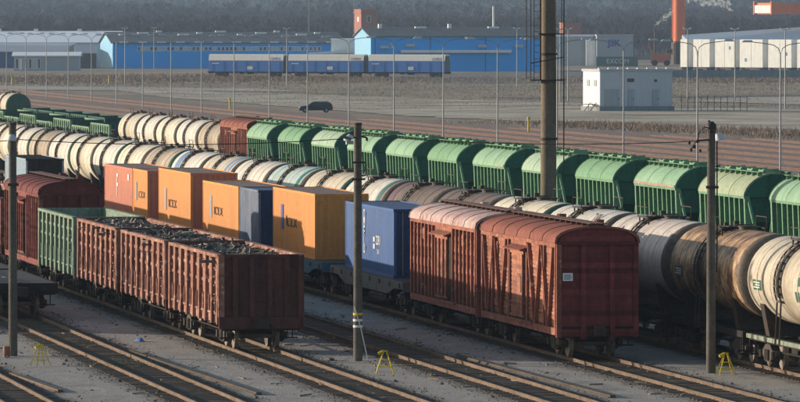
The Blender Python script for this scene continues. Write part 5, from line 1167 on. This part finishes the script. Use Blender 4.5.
# row of tall white trailers
RA = radians(-58); rd = np.array([cos(RA), sin(RA)])
start = np.array([360.6, 1601.7]); pos = 0.0
wid = [3.0, 6.4, 7.4, 8.8, 8.8, 8.8, 8.8]
for i, w_ in enumerate(wid):
    p = start + rd*pos; g = empty("tall_white_trailer", (p[0], p[1], -0.2), RA)
    tag(g, "tall cream white trailer, %s in the row under the blue grey roof" % ["first from the left", "second from the left", "third from the left", "fourth from the left", "third from the right", "second from the right", "rightmost"][i], "trailer", "tall white trailers in a row")
    n = max(1, round(w_/4.2)); pw = w_/n
    for j in range(n):
        s = MB(); s.box(j*pw+0.05, (j+1)*pw-0.08, 0, 0.12, 0.9, 8.4)
        for z in (3.0, 5.6): s.box(j*pw+0.10, (j+1)*pw-0.14, -0.05, 0, z, z+0.12)
        s.build("side_panel", 'cream', g)
        if (i+j) % 2: MB().box(j*pw+pw*0.45, j*pw+pw*0.62, -0.06, -0.02, 4.0+1.6*(i % 3)-1.5, 4.9+1.6*(i % 3)-1.5).build("blue_sticker", 'bandblue', g)
    MB().box(0.1, w_-0.1, 0.12, 2.6, 0.9, 8.45).build("body", 'cream', g)
    MB().box(0.3, w_-0.3, 0.3, 2.4, 0.35, 0.9).build("chassis", 'steel', g)
    for x in (0.8, w_-1.2): MB().tube([(x+0.2, 0.2, 0.5), (x+0.2, 2.5, 0.5)], 0.5, 12).build("wheel", 'tyre', g)
    pos += w_ + 2.0
# grey barrier in front of them
g = empty("barrier_fence", (283.5, 1363.0, -0.2), radians(-10)); tag(g, "grey panel fence across the field below the white trailers", "fence")
pm = MB().box(0, 2.85, -0.04, 0.04, 0.1, 1.9).box(2.87, 3.0, -0.07, 0.07, 0, 2.05).build("fence_panel", 'barrier', g)
for i in range(1, 24): c_ = pm.copy(); COL.objects.link(c_); c_.location = (i*3.0, 0, 0)
# dark tree clump behind field house + dark shrubs at halls
# steam plume
m = bpy.data.materials.new("steam"); m.use_nodes = True; t = m.node_tree; t.nodes.remove(t.nodes["Principled BSDF"])
pv = t.nodes.new("ShaderNodeVolumePrincipled"); pv.inputs["Density"].default_value = 0.55; pv.inputs["Color"].default_value = (0.97, 0.97, 0.97, 1); t.links.new(pv.outputs[0], t.nodes["Material Output"].inputs["Volume"]); M['steam'] = m
def ico(s, c, r, n=8):
    o = len(s.v); rg = 6
    for i in range(rg+1):
        ph = pi*i/rg
        for k in range(n):
            a = 2*pi*k/n; rr = r*(1+random.uniform(-0.12, 0.12)); s.v.append((c[0]+rr*sin(ph)*cos(a), c[1]+rr*sin(ph)*sin(a), c[2]+rr*cos(ph)))
    for i in range(rg):
        for k in range(n): k2 = (k+1) % n; s.f.append((o+i*n+k, o+(i+1)*n+k, o+(i+1)*n+k2, o+i*n+k2))
h = site("boiler_chimney", 427.2, 1935.2, 0, "thin chimney left of the crane column with white steam", "chimney")
MB().tube([(0,0,0),(0,0,11.5)], [0.5, 0.35], 10).build("flue", 'steel', h)
s = MB()
rs = random.Random(3)
for k in range(130):
    t_ = rs.random(); ico(s, (0.3 + t_*8.5 + rs.gauss(0, 0.25+0.5*t_), rs.gauss(0, 0.5), 12.0 + 6.2*t_**0.8 + rs.gauss(0, 0.2+0.55*t_)), rs.uniform(0.12, 0.3) + 0.3*t_*rs.random())
for k in range(170):
    t_ = rs.random(); ico(s, (10.5 + t_*15 + rs.gauss(0, 0.6), rs.gauss(0, 1.0), 21.5 - 2.6*t_ + rs.gauss(0, 0.5+0.5*t_)), rs.uniform(0.2, 0.6))
o = s.build("steam_plume", m, None, smooth=True, kind='stuff'); o.location = (427.2, 1935.2, 0); tag(o, "white steam drifting right from the thin chimney", "steam")

# ------------------------------------------------------------------ estate car
cr = empty("estate_car", (130.6, 820.0, -0.12), radians(-10+4)); tag(cr, "dark blue estate car driving left on the gravel behind the sidings", "car")
def car():
    prof = [(0.0,0.42),(0.05,0.78),(0.35,0.90),(1.15,0.98),(1.75,1.42),(2.15,1.50),(3.9,1.50),(4.35,1.38),(4.62,0.95),(4.68,0.55),(4.6,0.32),(0.15,0.28)]
    V = []; F = []; n = len(prof)
    for x, z in prof:
        ins = 0.10 + (0.16 if z > 1.2 else 0.0) + (0.08 if x < 0.2 or x > 4.55 else 0)
        V.append((x, -0.9+ins, z)); V.append((x, 0.9-ins, z))
    for i in range(n): j = (i+1) % n; F.append((2*i, 2*j, 2*j+1, 2*i+1))
    s = MB(); s.v = V; s.f = F + [tuple(2*i for i in range(n))[::-1], tuple(2*i+1 for i in range(n))]
    s.build("body", 'carpaint', cr)
    for x0, x1, x2, x3 in ((1.45, 1.85, 2.35, 2.4), (2.5, 2.5, 3.35, 3.4), (3.5, 3.48, 4.1, 4.35)):
        for sy in (-1, 1):
            y = sy*0.715; MB().hexa([(x0, y-0.03+sy*0.06, 1.02), (x3, y-0.03+sy*0.06, 1.02), (x3, y+0.03+sy*0.06, 1.02), (x0, y+0.03+sy*0.06, 1.02)], [(x1, y-0.03-sy*0.05, 1.40), (x2, y-0.03-sy*0.05, 1.40), (x2, y+0.03-sy*0.05, 1.40), (x1, y+0.03-sy*0.05, 1.40)]).build("side_window", 'glass', cr)
    for x in (0.85, 3.75):
        for sy in (-1, 1):
            t_ = MB().tube([(x, sy*0.70, 0.34), (x, sy*0.90, 0.34)], 0.34, 16).build("wheel", 'tyre', cr); MB().tube([(x, sy*0.70, 0.34), (x, sy*0.91, 0.34)], 0.2, 12).build("rim", 'galv', t_)
    for sy in (-1, 1):
        MB().box(0.02, 0.16, sy*0.62-0.14, sy*0.62+0.14, 0.62, 0.76).build("headlight", 'white', cr); MB().box(4.56, 4.69, sy*0.62-0.12, sy*0.62+0.12, 0.75, 0.95).build("tail_light", 'crane', cr)
        MB().box(2.0, 4.1, sy*0.6-0.02, sy*0.6+0.02, 1.54, 1.58).build("roof_bar", 'steel', cr)
        MB().box(1.5, 1.68, sy*0.98-0.09, sy*0.98+0.09, 1.0, 1.12).build("mirror", 'carpaint', cr)
    MB().box(-0.06, 0.1, -0.75, 0.75, 0.32, 0.52).build("bumper", 'greysteel', cr)
car()

# ------------------------------------------------------------------ vegetation and loose stones
def tufts(name, P, hmin, hmax, blades, wid, m, label, seed, spread=0.3):
    r = np.random.default_rng(seed); n = len(P); B = n*blades
    base = np.repeat(P, blades, 0) + np.c_[r.normal(0, spread, (B, 2)), np.zeros(B)]
    hh = r.uniform(hmin, hmax, B); ang = r.uniform(0, 2*pi, B); lean = r.normal(0, 0.35, (B, 2))*hh[:, None]
    wx = np.c_[np.cos(ang), np.sin(ang), np.zeros(B)]*(wid*r.uniform(0.5, 1.4, B))[:, None]
    tip = base + np.c_[lean, hh]
    V = np.stack([base-wx, base+wx, tip], 1).reshape(-1, 3); F = np.arange(B*3).reshape(-1, 3)
    o = npmesh(name, V, F, m, None, 'stuff'); return tag(o, label, "grass" if 'grass' in name or 'weed' in name else "shrubs")
def strip_pts(poly, n, z, seed, jit=3.0):
    r = np.random.default_rng(seed); a = np.array(poly, float); seg = np.linalg.norm(np.diff(a, axis=0), axis=1); cum = np.r_[0, np.cumsum(seg)]; t = r.uniform(0, cum[-1], n)
    x = np.interp(t, cum, a[:, 0]); y = np.interp(t, cum, a[:, 1]); return np.c_[x + r.normal(0, jit, n), y + r.normal(0, jit*2, n), np.full(n, z)]
tufts("dry_shrub_verge", strip_pts([(172, 540), (166, 600), (156, 670), (147, 730)], 2000, -0.2, 1, 4.5), 0.12, 0.55, 14, 0.045, 'bush', "brown dry shrubs along the edge of the rusty sidings", 2, 1.0)
tufts("dry_shrub_field", np.r_[strip_pts([(140, 1290), (190, 1400), (230, 1310)], 3800, -0.2, 3, 22), strip_pts([(252, 1310), (300, 1290), (360, 1320)], 2600, -0.2, 4, 18)], 0.12, 0.55, 8, 0.08, 'bush', "brown dry shrubs around the blue covered wagons", 5, 0.9)
tufts("dry_grass_field", np.c_[rng.uniform(140, 330, 9000), rng.uniform(850, 1500, 9000), np.full(9000, -0.2)], 0.08, 0.3, 7, 0.05, 'grassblade', "pale dry grass over the far field", 6, 0.6)
# weeds between the near rails
r = np.random.default_rng(21); P = []
for x, n in ((TX[1], 120), (TX[2], 420), (TX[3], 260), (TX[4], 200), (TX[5], 140)):
    c0 = r.uniform(190, 262, 14); yy = np.clip(c0[r.integers(0, 14, n)] + r.normal(0, 2.0, n), 178, 280); P.append(np.c_[x + r.normal(0, 0.75, n), yy, np.full(n, -0.15)])
tufts("weeds", np.concatenate(P), 0.02, 0.075, 12, 0.02, 'moss', "low green weeds growing between the near rails", 8, 0.16)
# loose dark stones spilled along the tracks
r = np.random.default_rng(31); n = 9000
xs = np.concatenate([TX[k] + r.choice([-1, 1], n//5)*np.abs(r.normal(1.45, 0.38, n//5)) for k in (1, 2, 3, 4, 5)]); n = len(xs); ys = r.uniform(176, 290, n)
rr = r.uniform(0.012, 0.04, n)*(1 + (r.random(n) < 0.03)*1.5)
oct_ = np.array([(1,0,0),(-1,0,0),(0,1,0),(0,-1,0),(0,0,0.8),(0,0,-0.8)]); of = np.array([(0,2,4),(2,1,4),(1,3,4),(3,0,4),(2,0,5),(1,2,5),(3,1,5),(0,3,5)])
V = (np.c_[xs, ys, np.full(n, -0.13)][:, None, :] + oct_[None]*rr[:, None, None]*r.uniform(0.6, 1.3, (n, 6, 1))).reshape(-1, 3); F = (of[None] + (np.arange(n)*6)[:, None, None]).reshape(-1, 3)
o = npmesh("loose_stones", V, F, 'stone', None, 'stuff'); tag(o, "dark loose stones scattered beside the near rails", "stones")

rd_ = random.Random(77); s = MB()
for k in range(420):
    tx = TX[rd_.choice((1, 2, 3, 4, 5))]; x = tx + rd_.choice((-1, 1))*abs(rd_.gauss(1.3, 0.9)); y = rd_.uniform(176, 275); a = rd_.uniform(0, pi); L = rd_.choice((0.08, 0.12, 0.2, 0.5)); ww = rd_.uniform(0.03, 0.1)
    s.bar((x, y, -0.125), (x + L*cos(a), y + L*sin(a), -0.125 + rd_.uniform(0, 0.05)), ww, rd_.uniform(0.02, 0.06))
tag(s.build("track_litter", 'trash', None, kind='stuff'), "scraps of wood and litter scattered by the near rails", "litter")
# far bare woodland on the plain's edge and on the hills
def forest(name, xy, hmin, hmax, m, label, seed, twigs, tw, kind='bare'):
    r = np.random.default_rng(seed); n = len(xy); z0 = hill_z(xy[:, 0], xy[:, 1]) - 0.2; hh = r.uniform(hmin, hmax, n); cw_ = hh*r.uniform(0.18, 0.30, n)
    base = np.c_[xy, z0]; tr = np.repeat(np.arange(n), twigs); B = len(tr)
    u = r.random(B)**0.7; zz = 0.22 + 0.78*u; rad = (np.sin(np.clip((zz-0.12)/0.92, 0, 1)*pi)**0.7) if kind == 'bare' else (1-zz)*0.9+0.08
    an = r.uniform(0, 2*pi, B); q = np.sqrt(r.random(B))*rad*cw_[tr]
    c = base[tr] + np.c_[q*np.cos(an), q*np.sin(an), zz*hh[tr]]
    dirs = np.c_[np.cos(an)*0.6 + r.normal(0, 0.4, B), np.sin(an)*0.6 + r.normal(0, 0.4, B), r.uniform(0.3, 1.2, B)] if kind == 'bare' else np.c_[np.cos(an), np.sin(an), r.uniform(-0.5, 0.1, B)]
    ln = hh[tr]*r.uniform(0.05, 0.13, B); sid = np.c_[-np.sin(an+1), np.cos(an+1), r.normal(0, 0.3, B)]*(tw*r.uniform(0.5, 1.5, B))[:, None]
    V = np.stack([c-sid, c+sid, c+dirs*ln[:, None]], 1).reshape(-1, 3); F = np.arange(B*3).reshape(-1, 3)
    # trunks as slim three-sided spikes
    t0 = base; tv = []
    for k in range(3):
        a = 2*pi*k/3; tv.append(t0 + np.c_[np.full(n, 0.2*cos(a)), np.full(n, 0.2*sin(a)), np.full(n, -0.3)])
    tv.append(t0 + np.c_[np.zeros(n), np.zeros(n), hh*0.85]); TV = np.stack(tv, 1).reshape(-1, 3); o0 = len(V); ii = np.arange(n)*4 + o0
    TF = np.concatenate([np.stack([ii+a, ii+b, ii+3], 1) for a, b in ((0,1),(1,2),(2,0))]); 
    o = npmesh(name, np.concatenate([V, TV]), np.concatenate([F, TF]), m, None, 'stuff'); return tag(o, label, "forest")
R_ = np.array([cos(YAW), -sin(YAW)]); F_ = np.array([sin(YAW), cos(YAW)])
def band_pts(n, d0, d1, seed, margin=1.5):
    r = np.random.default_rng(seed); d_ = r.uniform(d0, d1, n); l = r.uniform(-1, 1, n)*(d_*400/6000*margin); return l[:, None]*R_ + d_[:, None]*F_
forest("bare_woodland", band_pts(1300, 2080, 2450, 1, 2.3), 9, 16, 'twig', "bare brown woodland behind the harbour halls", 1, 230, 0.15)
forest("far_woodland", band_pts(1600, 2450, 3300, 2, 2.1), 9, 16, 'twig', "hazy bare woodland on the low rise", 2, 160, 0.24)
forest("evergreen_woodland", band_pts(600, 2150, 3300, 3, 2.1), 9, 15, 'evergreen', "dark evergreens mixed into the hazy woodland", 3, 140, 0.45, 'fir')
forest("hill_woodland", band_pts(4200, 3300, 5200, 4, 1.9), 8, 14, 'farwood', "blue hazy woodland on the farthest hills", 4, 60, 0.7)

# ------------------------------------------------------------------ haze
hz = bpy.data.materials.new("haze"); hz.use_nodes = True; t = hz.node_tree; t.nodes.remove(t.nodes["Principled BSDF"])
pv = t.nodes.new("ShaderNodeVolumePrincipled"); pv.inputs["Density"].default_value = 0.00007; pv.inputs["Color"].default_value = (0.52, 0.72, 1.0, 1); pv.inputs["Anisotropy"].default_value = 0.1
t.links.new(pv.outputs[0], t.nodes["Material Output"].inputs["Volume"])
o = MB().box(-1000, 2700, -200, 6600, -1.5, 96).build("haze", hz, None, kind='stuff'); o['label'] = "thin blue winter haze over the whole yard"
